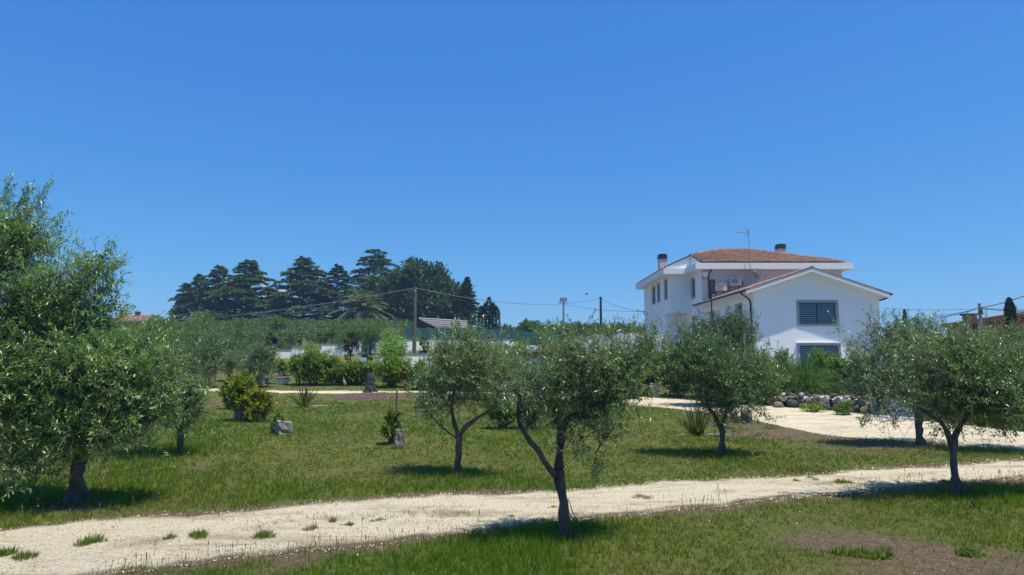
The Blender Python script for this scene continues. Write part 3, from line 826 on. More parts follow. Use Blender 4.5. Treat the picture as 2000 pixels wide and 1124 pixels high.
# --- front wing
XW0, XW1, YW0, YM = 17.1, 26.0, 47.0, 59.6
XA, ZA = 21.1, 8.12
zeL, zeR = 6.55, 6.30
g = Geo()
w1 = (20.30, 22.92, 4.22, 5.72); w2 = (20.22, 22.95, 1.15, 2.68)
O = hl(XW0, YW0, HG - .6)
hh = 6.3 - (HG - .6)
holes = [(a - XW0, b - XW0, c - (HG - .6), d - (HG - .6)) for a, b, c, d in (w1, w2)]
wall_panel(g, O, UX, (0, -1, 0), XW1 - XW0, hh, holes)
g.poly([hl(XW0, YW0, 6.3), hl(XW1, YW0, 6.3), hl(XW1, YW0, 6.36), hl(XA, YW0, ZA - .16), hl(XW0, YW0, 6.70)])
g.build('front_wall', 'plaster', house)
window(O, UX, (0, -1, 0), *holes[0], house, bars=(17, 9), fw=.17, mull=1, slats=9)
window(O, UX, (0, -1, 0), *holes[1], house, bars=(17, 9), fw=.17, mull=1, ledge=True, slats=9)
# wing's left side wall (runs back to the main block and on under it)
g = Geo(); O = hl(XW0, 65.6, HG - .6); U = (0, -1, 0)
def sh(d0, d1, z0, z1): return (65.6 - d1, 65.6 - d0, z0 - (HG - .6), z1 - (HG - .6))
side_h = [sh(49.4, 50.6, 4.2, 5.75), sh(56.2, 57.4, 4.2, 5.65), sh(61.9, 63.0, 4.2, 5.6)]
wall_panel(g, O, U, (-1, 0, 0), 65.6 - YW0, 6.7 - (HG - .6), side_h)
g.build('side_wall', 'plaster', house)
for q in side_h: window(O, U, (-1, 0, 0), *q, house, fw=.15, mull=1)
g = Geo(); g.quad(hl(XW1, YW0, HG - .6), hl(XW1, YM, HG - .6), hl(XW1, YM, 6.36), hl(XW1, YW0, 6.36)); g.build('right_wall', 'plaster', house)
# wing roof: boxed slab, fascia, soffit, tiles
RY0, RY1 = 46.3, YM - .02
def slab(g, xa, za, xb, zb, y0, y1, th): g.prism([hl(xa, y0, za), hl(xb, y0, zb), hl(xb, y0, zb - th), hl(xa, y0, za - th)], (0, y1 - y0, 0))
roofw = Geo(); XL, XR = 16.38, 26.42
slab(roofw, XL, zeL, XA, ZA, RY0, RY1, .26); slab(roofw, XA, ZA, XR, zeR - .02, RY0, RY1, .26)
rf = roofw.build('wing_roof', 'plaster_fascia', house)
dxL, dzL = XA - XL, ZA - zeL; nL = math.hypot(dxL, dzL); dxR, dzR = XR - XA, ZA - zeR; nR = math.hypot(dxR, dzR)
tiles('roof_tiles', hl(XL - .06, RY1, zeL + .02), (0, -1, 0), (dxL / nL, 0, dzL / nL), RY1 - RY0 - .02, lambda u: 0, lambda u: nL, rf, seed=2, rs=.55, pitch=.16)
tiles('roof_tiles', hl(XR + .06, RY0 - .04, zeR + .0), (0, 1, 0), (-dxR / nR, 0, dzR / nR), RY1 - RY0 - .06, lambda u: 0, lambda u: nR, rf, seed=3, rs=.55, pitch=.16)
ridge('ridge_tiles', hl(XA, RY0 - .02, ZA + .02), hl(XA, RY1, ZA + .02), rf, r=.08)
g = Geo(); slab(g, XL - .02, zeL + .03, XA - .02, ZA + .03, RY0 - .03, RY0 + .05, .025); slab(g, XA + .02, ZA + .03, XR + .02, zeR + .03, RY0 - .03, RY0 + .05, .025)
g.build('verge_strip', 'gutter', rf)
# gutters and downpipes of the wing
g = Geo(); g.tube([hl(XL - .13, RY0, zeL - .03), hl(XL - .13, RY1, zeL - .05)], .085, 8); g.build('gutter', 'gutter', house)
g = Geo(); g.tube([hl(XR + .12, RY0, zeR - .05), hl(XR + .12, RY1, zeR - .07)], .085, 8); g.build('gutter', 'gutter', house)
g = Geo(); g.tube([hl(XL - .13, 47.0, zeL - .1), hl(XL - .1, 47.05, zeL - .22), hl(XL + .3, 47.2, zeL - .42), hl(XW0 - .14, 47.35, zeL - .62), hl(XW0 - .09, 47.35, zeL - .85), hl(XW0 - .09, 47.35, HG)], .06, 8); g.build('downpipe', 'black_metal', house, smooth=True)
g = Geo(); g.tube([hl(XR + .12, 46.7, zeR - .1), hl(XR + .08, 46.7, zeR - .25), hl(XR - .2, 46.9, zeR - .38), hl(XW1 + .1, 47.3, zeR - .42)], .06, 8); g.build('downpipe', 'black_metal', house, smooth=True)
# --- main block
XM1, YB = 29.75, 76.0
zw = 9.72
g = Geo()
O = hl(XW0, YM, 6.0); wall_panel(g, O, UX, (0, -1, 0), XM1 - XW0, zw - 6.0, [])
g.build('upper_front_wall', 'plaster_pink_shaded', house)
g = Geo(); O = hl(XW0, 65.6, 6.702); q = (65.6 - 63.0, 65.6 - 61.9, 7.55 - 6.702, 9.2 - 6.702)
wall_panel(g, O, (0, -1, 0), (-1, 0, 0), 65.6 - YM, zw - 6.702, [q]); g.build('upper_side_wall', 'plaster', house)
window(O, (0, -1, 0), (-1, 0, 0), *q, house, fw=.15, mull=1)
g = Geo(); g.quad(hl(XM1, YM, HG - .6), hl(XM1, YB, HG - .6), hl(XM1, YB, zw), hl(XM1, YM, zw))
g.quad(hl(XW1, YM, HG - .6), hl(XM1, YM, HG - .6), hl(XM1, YM, 6.0), hl(XW1, YM, 6.0))
g.quad(hl(XM1, YB, HG - .6), hl(15.15, YB, HG - .6), hl(15.15, YB, zw), hl(XM1, YB, zw)); g.build('back_walls', 'plaster', house)
# --- left block: full height behind, upper floor jutting forward over a recess
XB, YU, YLo = 15.15, 63.3, 65.5
g = Geo()
g.quad(hl(XB, YU, 6.1), hl(XW0, YU, 6.1), hl(XW0, YU, zw), hl(XB, YU, zw))
g.quad(hl(XB, YU, 6.1), hl(XB, YLo, 6.1), hl(XW0, YLo, 6.1), hl(XW0, YU, 6.1)); g.build('jutting_front_wall', 'plaster', house)
g = Geo(); g.quad(hl(XB, YLo, HG - .6), hl(XW0, YLo, HG - .6), hl(XW0, YLo, 6.098), hl(XB, YLo, 6.098)); g.build('recess_wall', 'plaster', house)
g = Geo(); O = hl(XB, 75.99, 6.1); U = (0, -1, 0); L0 = 75.99
hs_ = [(L0 - b, L0 - a, z0 - 6.1, z1 - 6.1) for a, b, z0, z1 in ((70.1, 71.6, 7.65, 9.35), (67.9, 69.0, 7.65, 9.4), (64.6, 65.7, 7.65, 9.4))]
wall_panel(g, O, U, (-1, 0, 0), L0 - YU, zw - 6.1, hs_); g.build('left_upper_wall', 'plaster', house)
for q in hs_: window(O, U, (-1, 0, 0), *q, house, fw=.14, mull=1)
g = Geo(); O = hl(XB, L0, HG - .6); lo_h = [(L0 - 71.4, L0 - 70.0, 3.0 - HG + .6, 5.2 - HG + .6)]
wall_panel(g, O, U, (-1, 0, 0), L0 - YLo, 6.098 - HG + .6, lo_h); g.build('left_lower_wall', 'plaster', house)
for q in lo_h: window(O, U, (-1, 0, 0), *q, house, fw=.14, mull=1)
# --- boxed eaves (flat slabs) and main roof
ez0, ez1 = 9.72, 10.27
g = Geo()
b0 = [hl(*p, ez0) for p in ((16.38, 58.85), (30.5, 58.85), (30.5, 76.8), (14.35, 76.8), (14.35, 62.5), (16.38, 62.5))]
g.prism(b0, (0, 0, ez1 - ez0)); ev = g.build('boxed_eaves', 'plaster_fascia', house)
A_ = (17.0, 59.15, 10.34); B_ = (29.9, 59.15, 10.34); SL = 1 / 3
C1 = (17.0, 62.75, 10.34 + 3.6 * SL); R1 = (20.6, 65.55, 10.34 + 6.4 * SL); R2 = (23.9, 65.55, 10.34 + 6.4 * SL)
g = Geo()
BR = (29.9, 72.0, 10.34); BL = (17.0, 72.0, 10.34)
C2 = (17.0, 68.4, C1[2])
g.poly([hl(*p) for p in (A_, B_, R2, R1, C1)]); g.poly([hl(*p) for p in (B_, BR, R2)]); g.poly([hl(*p) for p in (BR, BL, C2, R1, R2)])
g.poly([hl(*p) for p in (C1, R1, C2)])
mr = g.build('main_roof', 'terracotta', house)
nS = math.sqrt(1 + SL * SL)
def hi_front(u):
    x = A_[0] + u
    if x < R1[0]: y = C1[1] + (x - C1[0]) / (R1[0] - C1[0]) * (R1[1] - C1[1])
    elif x < R2[0]: y = R1[1]
    else: y = R2[1] - (x - R2[0]) / (B_[0] - R2[0]) * (R2[1] - B_[1])
    return (y - A_[1]) * nS
tiles('roof_tiles', hl(A_[0], A_[1] - .12, A_[2] + .02), (1, 0, 0), (0, 1 / nS, SL / nS), 12.9, lambda u: 0, hi_front, mr, seed=4)
for p, q in ((C1, R1), (R1, R2), (R2, B_)):
    ridge('ridge_tiles', hl(p[0], p[1], p[2] + .08), hl(q[0], q[1], q[2] + .08), mr, seed=int(p[0]))
g = Geo(); g.poly([hl(17.01, 59.2, 10.272), hl(17.01, 72, 10.272), hl(17.01, 68.4, C1[2] - .05), hl(17.01, 62.75, C1[2] - .05)]); g.build('gable_infill', 'plaster', house)
# lower roof over the left block with its sloping white parapet in front
g = Geo()
g.quad(hl(14.5, 62.9, 10.33), hl(14.5, 76.6, 10.33), hl(17.0, 76.6, 11.4), hl(17.0, 62.9, 11.5)); lr = g.build('left_roof', 'terracotta', house)
dx_, dz_ = 2.5, 1.17; nn_ = math.hypot(dx_, dz_)
tiles('roof_tiles', hl(14.45, 76.5, 10.34), (0, -1, 0), (dx_ / nn_, 0, dz_ / nn_), 13.5, lambda u: 0, lambda u: nn_, lr, seed=8)
g = Geo(); g.poly([hl(14.6, 62.86, 10.272), hl(16.98, 62.86, 10.272), hl(16.98, 62.86, 11.52), hl(14.6, 62.86, 10.40)]); g.build('parapet', 'plaster', house)
g = Geo(); g.tube([hl(14.5, 62.8, 10.42), hl(16.98, 62.8, 11.56)], .07, 6); g.tube([hl(16.98, 62.8, 11.56), hl(17.0, 59.1, 10.40)], .06, 6); g.build('verge_strip', 'gutter', lr)
# chimneys
def chimney(x, y, z0, z1, w, cap):
    g = Geo(); p = hl(x, y, 0)
    g.box(p.x - w / 2, p.x + w / 2, p.y - w / 2, p.y + w / 2, z0 - HG, z1 - HG); c_ = g.build('chimney', 'plaster_pink_shaded', house, bevel=.02)
    g = Geo()
    for k in range(3):
        zz = z1 - HG + .01 + k * .17; e = w / 2 + .07 - k * .01
        g.box(p.x - e, p.x + e, p.y - e, p.y + e, zz, zz + .09); 
        g.box(p.x - e + .12, p.x + e - .12, p.y - e + .12, p.y + e - .12, zz + .09, zz + .17)
    g.build('chimney_cap', cap, c_)
chimney(15.65, 68.6, 10.5, 12.05, .78, 'black_metal')
chimney(27.75, 68.0, 10.2, 13.0, .78, 'stump_wood')
# downpipe on the upper wall and small vents
px_ = at(1387, 530, 59.4).x
g = Geo(); g.tube([hl(px_, 59.0, 9.75), hl(px_, 59.02, 9.6), hl(px_ - .12, 59.5, 9.3), hl(px_ - .12, 59.5, 6.75)], .06, 8); g.build('downpipe', 'black_metal', house, smooth=True)
for vx, vy in ((1443, 531), (1495, 539.5)): g = Geo(); p = at(vx, vy, 59.57); g.disc(hl(p.x, 59.57, p.z), .07, 10); g.build('wall_vent', 'galvanised', house)
# air conditioners: things hung on the wall
def aircon(px0, py0, px1, py1, label):
    a, b_ = at(px0, py1, 59.1), at(px1, py0, 59.1); w, h = b_.x - a.x, b_.z - a.z
    root = empty('air_conditioner', (a.x + w / 2, 59.6, a.z), label, 'air conditioner', 'air conditioner units on the villa wall')
    g = Geo(); g.box(-w / 2, w / 2, -.48, -.12, 0, h); body = g.build('casing', 'ac_paint', root, bevel=.02)
    g = Geo(); g.disc((-w * .12, -.51, h / 2), h * .40, 20); g.build('fan_grille', 'ac_grille', root)
    for k in range(4):
        pass
    g = Geo(); 
    for r in (.38, .28, .18, .09): 
        g.tube([(-w * .12 + h * r * math.cos(t), -.525, h / 2 + h * r * math.sin(t)) for t in np.linspace(0, 2 * PI, 17)], .008, 4)
    g.build('fan_guard', 'ac_paint', root)
    for s in (-1, 1):
        g = Geo(); g.box(s * w * .35 - .02, s * w * .35 + .02, -.5, 0, -.05, -.002); g.box(s * w * .35 - .02, s * w * .35 + .02, -.04, 0, -.4, -.05); g.build('bracket', 'black_metal', root)
    g = Geo(); g.tube([(w / 2, -.3, h * .5), (w / 2 + .2, -.2, h * .55), (w / 2 + .22, -.05, h * .1), (w / 2 + .1, -.05, -.5)], .035, 6); g.build('pipe', 'black_metal', root)
aircon(1398, 552.5, 1420, 568.5, 'left and lower of the two cream air conditioner units on the wall')
aircon(1426.5, 542, 1448.5, 558.5, 'right and higher of the two cream air conditioner units on the wall')
# floodlight on the wall corner
p = at(1376, 535, 59.3); root = empty('wall_floodlight', (p.x, 59.6, p.z), 'round white floodlight near the corner under the boxed eaves', 'floodlight')
g = Geo(); g.tube([(0, -.14, .0), (.02, -.45, -.10)], [.10, .27], 14); g.build('lamp_head', 'white_metal', root, smooth=False)
g = Geo(); g.tube([(0, 0, -.3), (0, -.12, -.3), (0, -.14, 0)], .03, 6); g.box(-.09, .09, -.12, 0, -.42, -.22); g.build('bracket', 'galvanised', root)
# satellite dish
def dish(loc, r, az, el, label, mat='galvanised'):
    root = empty('satellite_dish', loc, label, 'satellite dish')
    ax = Vector((math.sin(az) * math.cos(el), -math.cos(az) * math.cos(el), math.sin(el)))
    a = ax.orthogonal().normalized(); b_ = ax.cross(a)
    g = Geo(); rings = 5; seg = 18; c = Vector((0, 0, r + .1))
    for i in range(rings + 1):
        rr = r * i / rings
        for k in range(seg):
            t = 2 * PI * k / seg; g.v.append(tuple(c + (a * math.cos(t) + b_ * math.sin(t)) * rr + ax * (.28 * rr * rr / r - .2 * r)))
    for i in range(rings):
        for k in range(seg):
            q = (k + 1) % seg; g.f.append((i * seg + k, i * seg + q, (i + 1) * seg + q, (i + 1) * seg + k))
    d = g.build('reflector', mat, root, smooth=True); sm_ = d.modifiers.new('thickness', 'SOLIDIFY'); sm_.thickness = .03
    g = Geo(); f = c + ax * r * .95; g.tube([c - b_ * r * .8 - ax * .02, f], .02, 5); g.tube([c + b_ * r * .8 - ax * .02, f], .02, 5); g.tube([f, f + ax * .12], .05, 6); g.build('feed_arm', 'galvanised', root)
    g = Geo(); g.tube([(0, 0, -.6), c - ax * .2 * r], .035, 6); g.build('mast', 'galvanised', root)
    return root
p = at(1478, 552, 58.7); dish((p.x, 58.7, p.z), .62, R(62), R(28), 'grey satellite dish seen from its edge above the wing roof')
# aerial on a tall mast
p = at(1467, 553, 58.6); q = at(1464, 449, 58.6)
root = empty('tv_aerial', (p.x, 58.6, p.z), 'thin television aerial on a tall mast standing before the main roof', 'aerial')
H_ = q.z - p.z
g = Geo(); g.tube([(0, 0, -.35), (-.06, 0, H_)], .028, 6); g.build('mast', 'galvanised', root)
g = Geo(); zc = H_ - .22
g.tube([(-.06, 0, zc), (-1.25, -.05, zc - .06)], .018, 5)
for k in range(7):
    x = -.25 - k * .16; g.tube([(x, -.22, zc - .01 - k * .008), (x, .22, zc - .01 - k * .008)], .012, 4)
for s in (-1, 1):
    g.tube([(-1.0, 0, zc - .05), (-1.35, -.1, zc - .05 + s * .12)], .013, 4)
    g.tube([(-.1, 0, zc), (-.38, 0, zc + s * .42)], .014, 4); g.tube([(-.06, .05, zc), (-.22, .1, zc + s * .40)], .014, 4)
g.tube([(-.36, -.2, zc + .40), (-.36, .2, zc + .40)], .01, 4); g.tube([(-.36, -.2, zc - .40), (-.36, .2, zc - .40)], .01, 4)
g.build('antenna', 'galvanised', root)
# black box on a thin pole in front of the wing
YP = 41.0; p = at(1391, 640, YP); b0_ = at(1384.5, 575, YP); b1_ = at(1395.5, 546, YP)
root = empty('loudspeaker_pole', (p.x, YP, T(p.x, YP)), 'tall thin black pole carrying a black box beside the wing roof', 'pole')
zt = b0_.z - T(p.x, YP)
g = Geo(); g.tube([(0, 0, -.3), (0, 0, zt + .05)], .04, 8); g.build('post', 'black_metal', root)
g = Geo(); g.box(b0_.x - p.x, b1_.x - p.x, -.12, .12, zt, zt + b1_.z - b0_.z); g.build('box', 'black_metal', root, bevel=.02)
g = Geo(); g.box(b0_.x - p.x + .05, b1_.x - p.x - .05, -.135, -.121, zt + .08, zt + (b1_.z - b0_.z) * .95); g.build('front_panel', 'gutter', root)
g = Geo(); g.tube([(-.08, 0, zt), (-.08, 0, zt - .3)], .035, 6); g.build('cable_gland', 'black_metal', root)

# ------------------------------------------------------------------ walls, fences, sheds of the middle distance
def stepped_wall(name, label, segs, th=.25, cop=.07):
    """segs: [(px0, px1, pytop, Y0, Y1)] in order; ground follows the terrain"""
    px0, px1, pt, y0, y1 = segs[0]; o = at(px0, pt, y0); ob = Vector((o.x, y0, T(o.x, y0)))
    root = empty(name, ob, label, 'wall')
    for (a, b_, pt, ya, yb) in segs:
        p = at(a, pt, ya) - ob; q = at(b_, pt, yb) - ob; z = (p.z + q.z) / 2
        d = Vector((q.x - p.x, q.y - p.y, 0)).normalized(); n = Vector((-d.y, d.x, 0))
        if n.y > 0: n = -n
        g = Geo(); zb = min(T(p.x + ob.x, ya), T(q.x + ob.x, yb)) - ob.z - .5
        A = Vector((p.x, p.y, zb)); B = Vector((q.x, q.y, zb))
        g.prism([A, B, B - n * th, A - n * th], (0, 0, z - cop - zb)); w = g.build('wall_section', 'white_wall', root)
        g = Geo(); A = Vector((p.x, p.y, z - cop + .002)) - d * .02; B = Vector((q.x, q.y, z - cop + .002)) - d * .001
        g.prism([A + n * .05, B + n * .05, B - n * (th + .05), A - n * (th + .05)], (0, 0, cop)); g.build('coping', 'coping', w)
    return root
stepped_wall('boundary_wall', 'white boundary wall stepping up the slope below the grove, grey coping',
             [(535, 570, 682, 50, 50.6), (570, 628, 677, 50.6, 51.6), (628, 701, 671, 51.6, 53), (701, 745, 664, 53, 54), (745, 830, 662, 54, 56), (830, 905, 661, 56, 58), (905, 1010, 661, 58, 60.5)])
stepped_wall('garden_wall', 'white wall behind the light green weeping tree, stepped, lower than the boundary wall',
             [(733, 742, 698, 40, 40.1), (742, 783, 691.5, 40.1, 40.8), (783, 834, 689.5, 40.8, 41.8), (834, 850, 700, 41.8, 42.1)])
# wire fence posts above the boundary wall
p = at(540, 690, 50.3); root = empty('wire_fence', (p.x, 50.3, T(p.x, 50.3)), 'wire fence on thin posts standing above the stepped boundary wall', 'fence')
g0 = Geo(); g0.tube([(0, 0, 0), (0, 0, 2.3)], .018, 5); post0 = None; tops = []
for i, px in enumerate((470, 492, 513, 535, 572, 600, 628, 660, 690, 721, 727, 752, 778)):
    Y = 50.3 + (px - 535) * .0195; q = at(px, 655, Y); zb = T(q.x, Y) - .1
    loc = Vector((q.x, Y + .4, zb)) - Vector(root.location)
    if post0 is None: post0 = g0.build('post', 'galvanised', root, loc)
    else: share(post0, 'post', root, loc)
    tops.append(loc)
g = Geo()
for k in (.8, 1.2, 1.6, 2.0, 2.25): g.tube([t + Vector((0, 0, k)) for t in tops], .006, 3)
tag(g.build('wires', 'galvanised', root), kind='stuff')
# green screen netting
p = at(790, 664, 58); ob = Vector((p.x, 58, T(p.x, 58)))
root = empty('screen_fence', ob, 'long dark green netting fence in front of the shed roof', 'fence')
pts = [(790, 642, 664, 58), (818, 641, 664, 58.4), (850, 641, 663, 58.8), (884, 641, 663, 59.2), (914, 642, 663, 59.6), (945, 643, 663, 60), (975, 643.5, 663, 60.6), (1008, 647, 663, 61.2), (1050, 650, 664, 62), (1095, 653, 665, 63)]
for i in range(len(pts) - 1):
    a, b_ = pts[i], pts[i + 1]
    g = Geo(); q = [at(a[0], a[2], a[3]), at(b_[0], b_[2], b_[3]), at(b_[0], b_[1], b_[3]), at(a[0], a[1], a[3])]
    q[0].z -= .5; q[1].z -= .5
    g.prism([v - ob for v in q], (0, .03, 0)); g.build('netting', 'net_green', root)
for i, a in enumerate(pts):
    q = at(a[0], a[1] - 1, a[3]) - ob; g = Geo(); g.tube([(q.x, q.y - .03, T(q.x + ob.x, a[3]) - ob.z - .2), (q.x, q.y - .03, q.z)], .03, 6); g.build('post', 'galvanised', root)
# open shed with corrugated roof
YS = 68.0
tl, tr, br, bl = at(824, 623.5, YS + 3), at(914, 629.5, YS + 3), at(897, 646, YS), at(852, 641, YS)
tl2 = at(824, 623.5, YS + 3); ob = Vector((tl.x, YS, T(tl.x, YS)))
root = empty('shed', ob, 'dark open shed with weathered corrugated roof behind the green netting', 'shed')
g = Geo(); n = 26; rows = 5
P00 = at(826, 641, YS) ; P10 = at(912, 646, YS); P01 = at(818, 623.5, YS + 4); P11 = at(913, 629.5, YS + 4)
P00 = at(853, 641, YS); 
for i in range(n * 2 + 1):
    t = i / (n * 2)
    lo = P00.lerp(P10, t) - ob; hi = P01.lerp(P11, t) - ob; dz = .06 if i % 2 else 0
    g.v += [(lo.x, lo.y, lo.z + dz), (hi.x, hi.y, hi.z + dz)]
for i in range(n * 2): g.f.append((2 * i, 2 * i + 2, 2 * i + 3, 2 * i + 1))
rf_ = g.build('roof_sheet', 'sheet_metal', root)
for k in range(1, 4):
    g = Geo(); a_ = P00.lerp(P01, k / 4) - ob + Vector((0, -.02, .08)); b_ = P10.lerp(P11, k / 4) - ob + Vector((0, -.02, .08)); g.tube([a_, b_], .035, 4); g.build('batten', 'galvanised', rf_)
g = Geo(); a_ = P01 - ob; b_ = P11 - ob; g.tube([a_ + Vector((0, 0, .08)), b_ + Vector((0, 0, .08))], .09, 6); g.build('ridge_cap', 'galvanised', rf_)
g = Geo(); a_ = P01 - ob; b_ = P11 - ob
g.prism([(a_.x - .1, a_.y + .2, -.3), (b_.x, b_.y + .2, -.3), (b_.x, b_.y + .2, b_.z - .1), (a_.x - .1, a_.y + .2, a_.z - .1)], (0, .2, 0)); g.build('back_wall', 'dark_wood', root)
g = Geo(); g.poly([(a_.x - .4, a_.y - .1, -.3), (P00.x - ob.x - .1, .1, -.3), (P00.x - ob.x - .1, .1, P00.z - ob.z - .05), (a_.x - .2, a_.y - .1, a_.z - .1)]); g.build('side_wall', 'dark_wood', root)
for t in (0, .5, 1):
    q = P00.lerp(P10, t) - ob; g = Geo(); g.box(q.x - .06, q.x + .06, q.y, q.y + .12, -.4, q.z - .03); g.build('post', 'dark_wood', root)
# long white wall left of the villa, its shade put into the grey colour
YG = 53.0
ob = Vector((at(1115, 690, YG).x, YG, T(at(1115, 690, YG).x, YG)))
root = empty('retaining_wall', ob, 'long pale wall with sloping left end between the far trees and the villa', 'wall')
g = Geo(); L = [at(1100, 673, YG), at(1160, 653, YG), at(1213, 653, YG)]
poly = [q - ob for q in L]; zb = -.6
g.prism([Vector((poly[0].x, 0, zb)), Vector((poly[2].x, 0, zb)), poly[2], poly[1], poly[0]], (0, .4, 0)); g.build('wall_section', 'shaded_white_wall', root)
a_ = at(1213, 653, YG) - ob; b_ = at(1300, 653.5, YG + 6) - ob
for k in range(3):
    u, v = a_.lerp(b_, k / 3), a_.lerp(b_, (k + 1) / 3)
    g = Geo(); g.prism([Vector((u.x, u.y, zb)), Vector((v.x - .06, v.y, zb)), Vector((v.x - .06, v.y, v.z)), Vector((u.x, u.y, u.z))], (0, .4, 0)); g.build('wall_section', 'shaded_white_wall', root)
g = Geo(); u = at(1206, 649.5, YG + 1.2) - ob; v = at(1266, 651, YG + 3.2) - ob
g.prism([u - Vector((0, 0, .3)), v - Vector((0, 0, .3)), v, u], (0, 1.2, 0)); g.build('roof_ledge', 'concrete', root)
u = at(1300, 657, 59) ; g = Geo(); A = at(1296, 654, 58.5) - ob; B = at(1385, 657, 49) - ob
g.prism([Vector((A.x, A.y, -1)), Vector((B.x, B.y, -1.5)), B, A], (.3, .2, 0)); g.build('wall_section', 'shaded_white_wall', root)
# low annexe with white roof edge and brick front
YAx = 38.0; a_, b_ = at(1000, 690, YAx), at(1092, 690, YAx); ob = Vector((a_.x, YAx, T(a_.x, YAx))); W_ = b_.x - a_.x
root = empty('low_annexe', ob, 'low flat-roofed annexe with pale edge and terracotta band behind the olives', 'annexe')
z0, z1, z2, z3 = [at(1040, y, YAx).z - ob.z for y in (712, 697.5, 688.5, 683.5)]
g = Geo(); g.box(0, W_, .15, 3.5, -.4, z1 - .003); g.build('wall', 'concrete_blue', root)
g = Geo(); g.box(.5, W_, -.02, .14, z1, z2); g.build('terracotta_band', 'terracotta', root)
g = Geo(); g.box(-.4, W_ + .15, -.2, 3.6, z2 + .003, z3); g.build('roof_slab', 'concrete', root)
g = Geo(); cx = W_ * .42
for t0 in (.22, .15): g.tube([(cx + t0 * 1.5 * math.cos(t), .4, z3 + .02 + t0 * .45 * (1 + math.sin(t))) for t in np.linspace(0, 2 * PI, 17)], .022, 5)
tag(g.build('ring_stack', 'white_metal', None, tuple(ob)), 'two small white rings lying on the flat annexe roof', 'rings')
# far houses
def far_house(name, px0, px1, pyeave, pyridge, Y, label, wall, roof_over=.5, depth=8, extra=None, chim=(), nwin=3, rmat='terracotta', til=True):
    a_, b_ = at(px0, pyeave, Y), at(px1, pyeave, Y); zr = at((px0 + px1) / 2, pyridge, Y + depth / 2).z
    ob = Vector((a_.x, Y, T(a_.x, Y))); w = b_.x - a_.x; ze = a_.z - ob.z; zr -= ob.z
    root = empty(name, ob, label, 'house')
    g = Geo(); g.box(0, w, 0, depth, -1, ze - .02)
    g.prism([(0.01, 0.01, ze - .02), (0.01, depth - .01, ze - .02), (.01, depth / 2, zr - .1)], (w - .02, 0, 0)); g.build('wall', wall, root)
    g = Geo(); o_ = roof_over; s = (zr - ze) / (depth / 2)
    for sg, y0 in ((1, -o_), (-1, depth + o_)):
        zz = ze - o_ * s; g.prism([(-o_, y0, zz), (-o_, depth / 2, zr), (-o_, depth / 2, zr + .2), (-o_, y0, zz + .2)], (w + 2 * o_, 0, 0))
    rf = g.build('roof', rmat, root)
    sl_ = math.hypot(depth / 2 + o_, (depth / 2 + o_) * s)
    if til: tiles('roof_tiles', (-o_, -o_, ze - o_ * s + .21), (1, 0, 0), (0, (depth / 2 + o_) / sl_, (depth / 2 + o_) * s / sl_), w + 2 * o_, lambda u: 0, lambda u: sl_, rf, pitch=.4, row=.8)
    for cx, ch in chim:
        g = Geo(); g.box(w * cx - .35, w * cx + .35, depth / 2 - .9, depth / 2 - .2, zr - .6, zr + ch); g.box(w * cx - .45, w * cx + .45, depth / 2 - 1, depth / 2 - .1, zr + ch + .002, zr + ch + .15); g.build('chimney', 'terracotta', root)
    for k in range(nwin):
        u = w * (k + .5) / nwin; g = Geo(); g.box(u - .55, u + .55, -.06, -.002, ze - 2.2, ze - .9); wn_ = g.build('window', 'surround', root)
        g = Geo(); g.box(u - .42, u + .42, -.08, -.062, ze - 2.08, ze - 1.0); g.build('pane', 'pane_glass', wn_)
    return root
far_house('house', 210, 279, 629, 618, 125, 'distant terracotta-roofed house above the big left olive crown', 'terracotta', chim=((.12, 1.0), (.55, .7)))
far_house('house', 512, 552, 580, 569, 152, 'beige gable of a house glimpsed between two cedars', 'beige_wall', depth=7, nwin=2, rmat='beige_wall', til=False)
p = at(516, 570, 146); dish((p.x, 146, p.z), 1.15, R(-40), R(30), 'bright white satellite dish on the beige house between the cedars', 'white_metal')
# red building at the right, its eave line rising towards us
A = at(1849, 636, 78); B = at(2025, 612, 52)
ob = Vector((A.x, A.y, T(A.x, A.y)))
root = empty('red_building', ob, 'rust red building with a long tiled eave at the right edge', 'building')
B_l = B - ob; A_l = A - ob; zE = A_l.z; d = Vector((B_l.x, B_l.y, 0)); 
z2_ = B_l.z
g = Geo(); n_ = Vector((d.y, -d.x, 0)).normalized(); n_ = n_ if n_.x > 0 else -n_
g.prism([Vector((0, 0, -1.5)), d + Vector((0, 0, -1.5)), d + Vector((0, 0, z2_ - .3)), Vector((0, 0, zE - .3))], n_ * 9); g.build('wall', 'red_wall', root)
g = Geo(); o_ = n_ * -.7
g.prism([Vector((0, 0, zE - .28)) + o_, d + Vector((0, 0, z2_ - .28)) + o_, d + Vector((0, 0, z2_)) + o_, Vector((0, 0, zE)) + o_], n_ * 10.4); g.build('roof', 'red_wall', root)
dn = d.normalized(); g = Geo(); g.prism([Vector((0, 0, zE + .01)) + o_ * 1.05, d + Vector((0, 0, z2_ + .01)) + o_ * 1.05, d + Vector((0, 0, z2_ + 1.3)) + n_ * 5, Vector((0, 0, zE + .8)) + n_ * 5], (0, 0, .12)); g.build('roof_edge', 'terracotta', root)
q = at(1907, 625, 66); q2 = at(1907, 613, 66); g = Geo(); g.box(q.x - ob.x - .45, q.x - ob.x + .45, q.y - ob.y + .5, q.y - ob.y + 1.4, q.z - ob.z - 1, q2.z - ob.z - .12); ch_ = g.build('chimney', 'terracotta', root)
g = Geo(); g.box(q.x - ob.x - .6, q.x - ob.x + .6, q.y - ob.y + .35, q.y - ob.y + 1.55, q2.z - ob.z - .118, q2.z - ob.z + .05); g.build('chimney_cap', 'dark_wood', ch_)

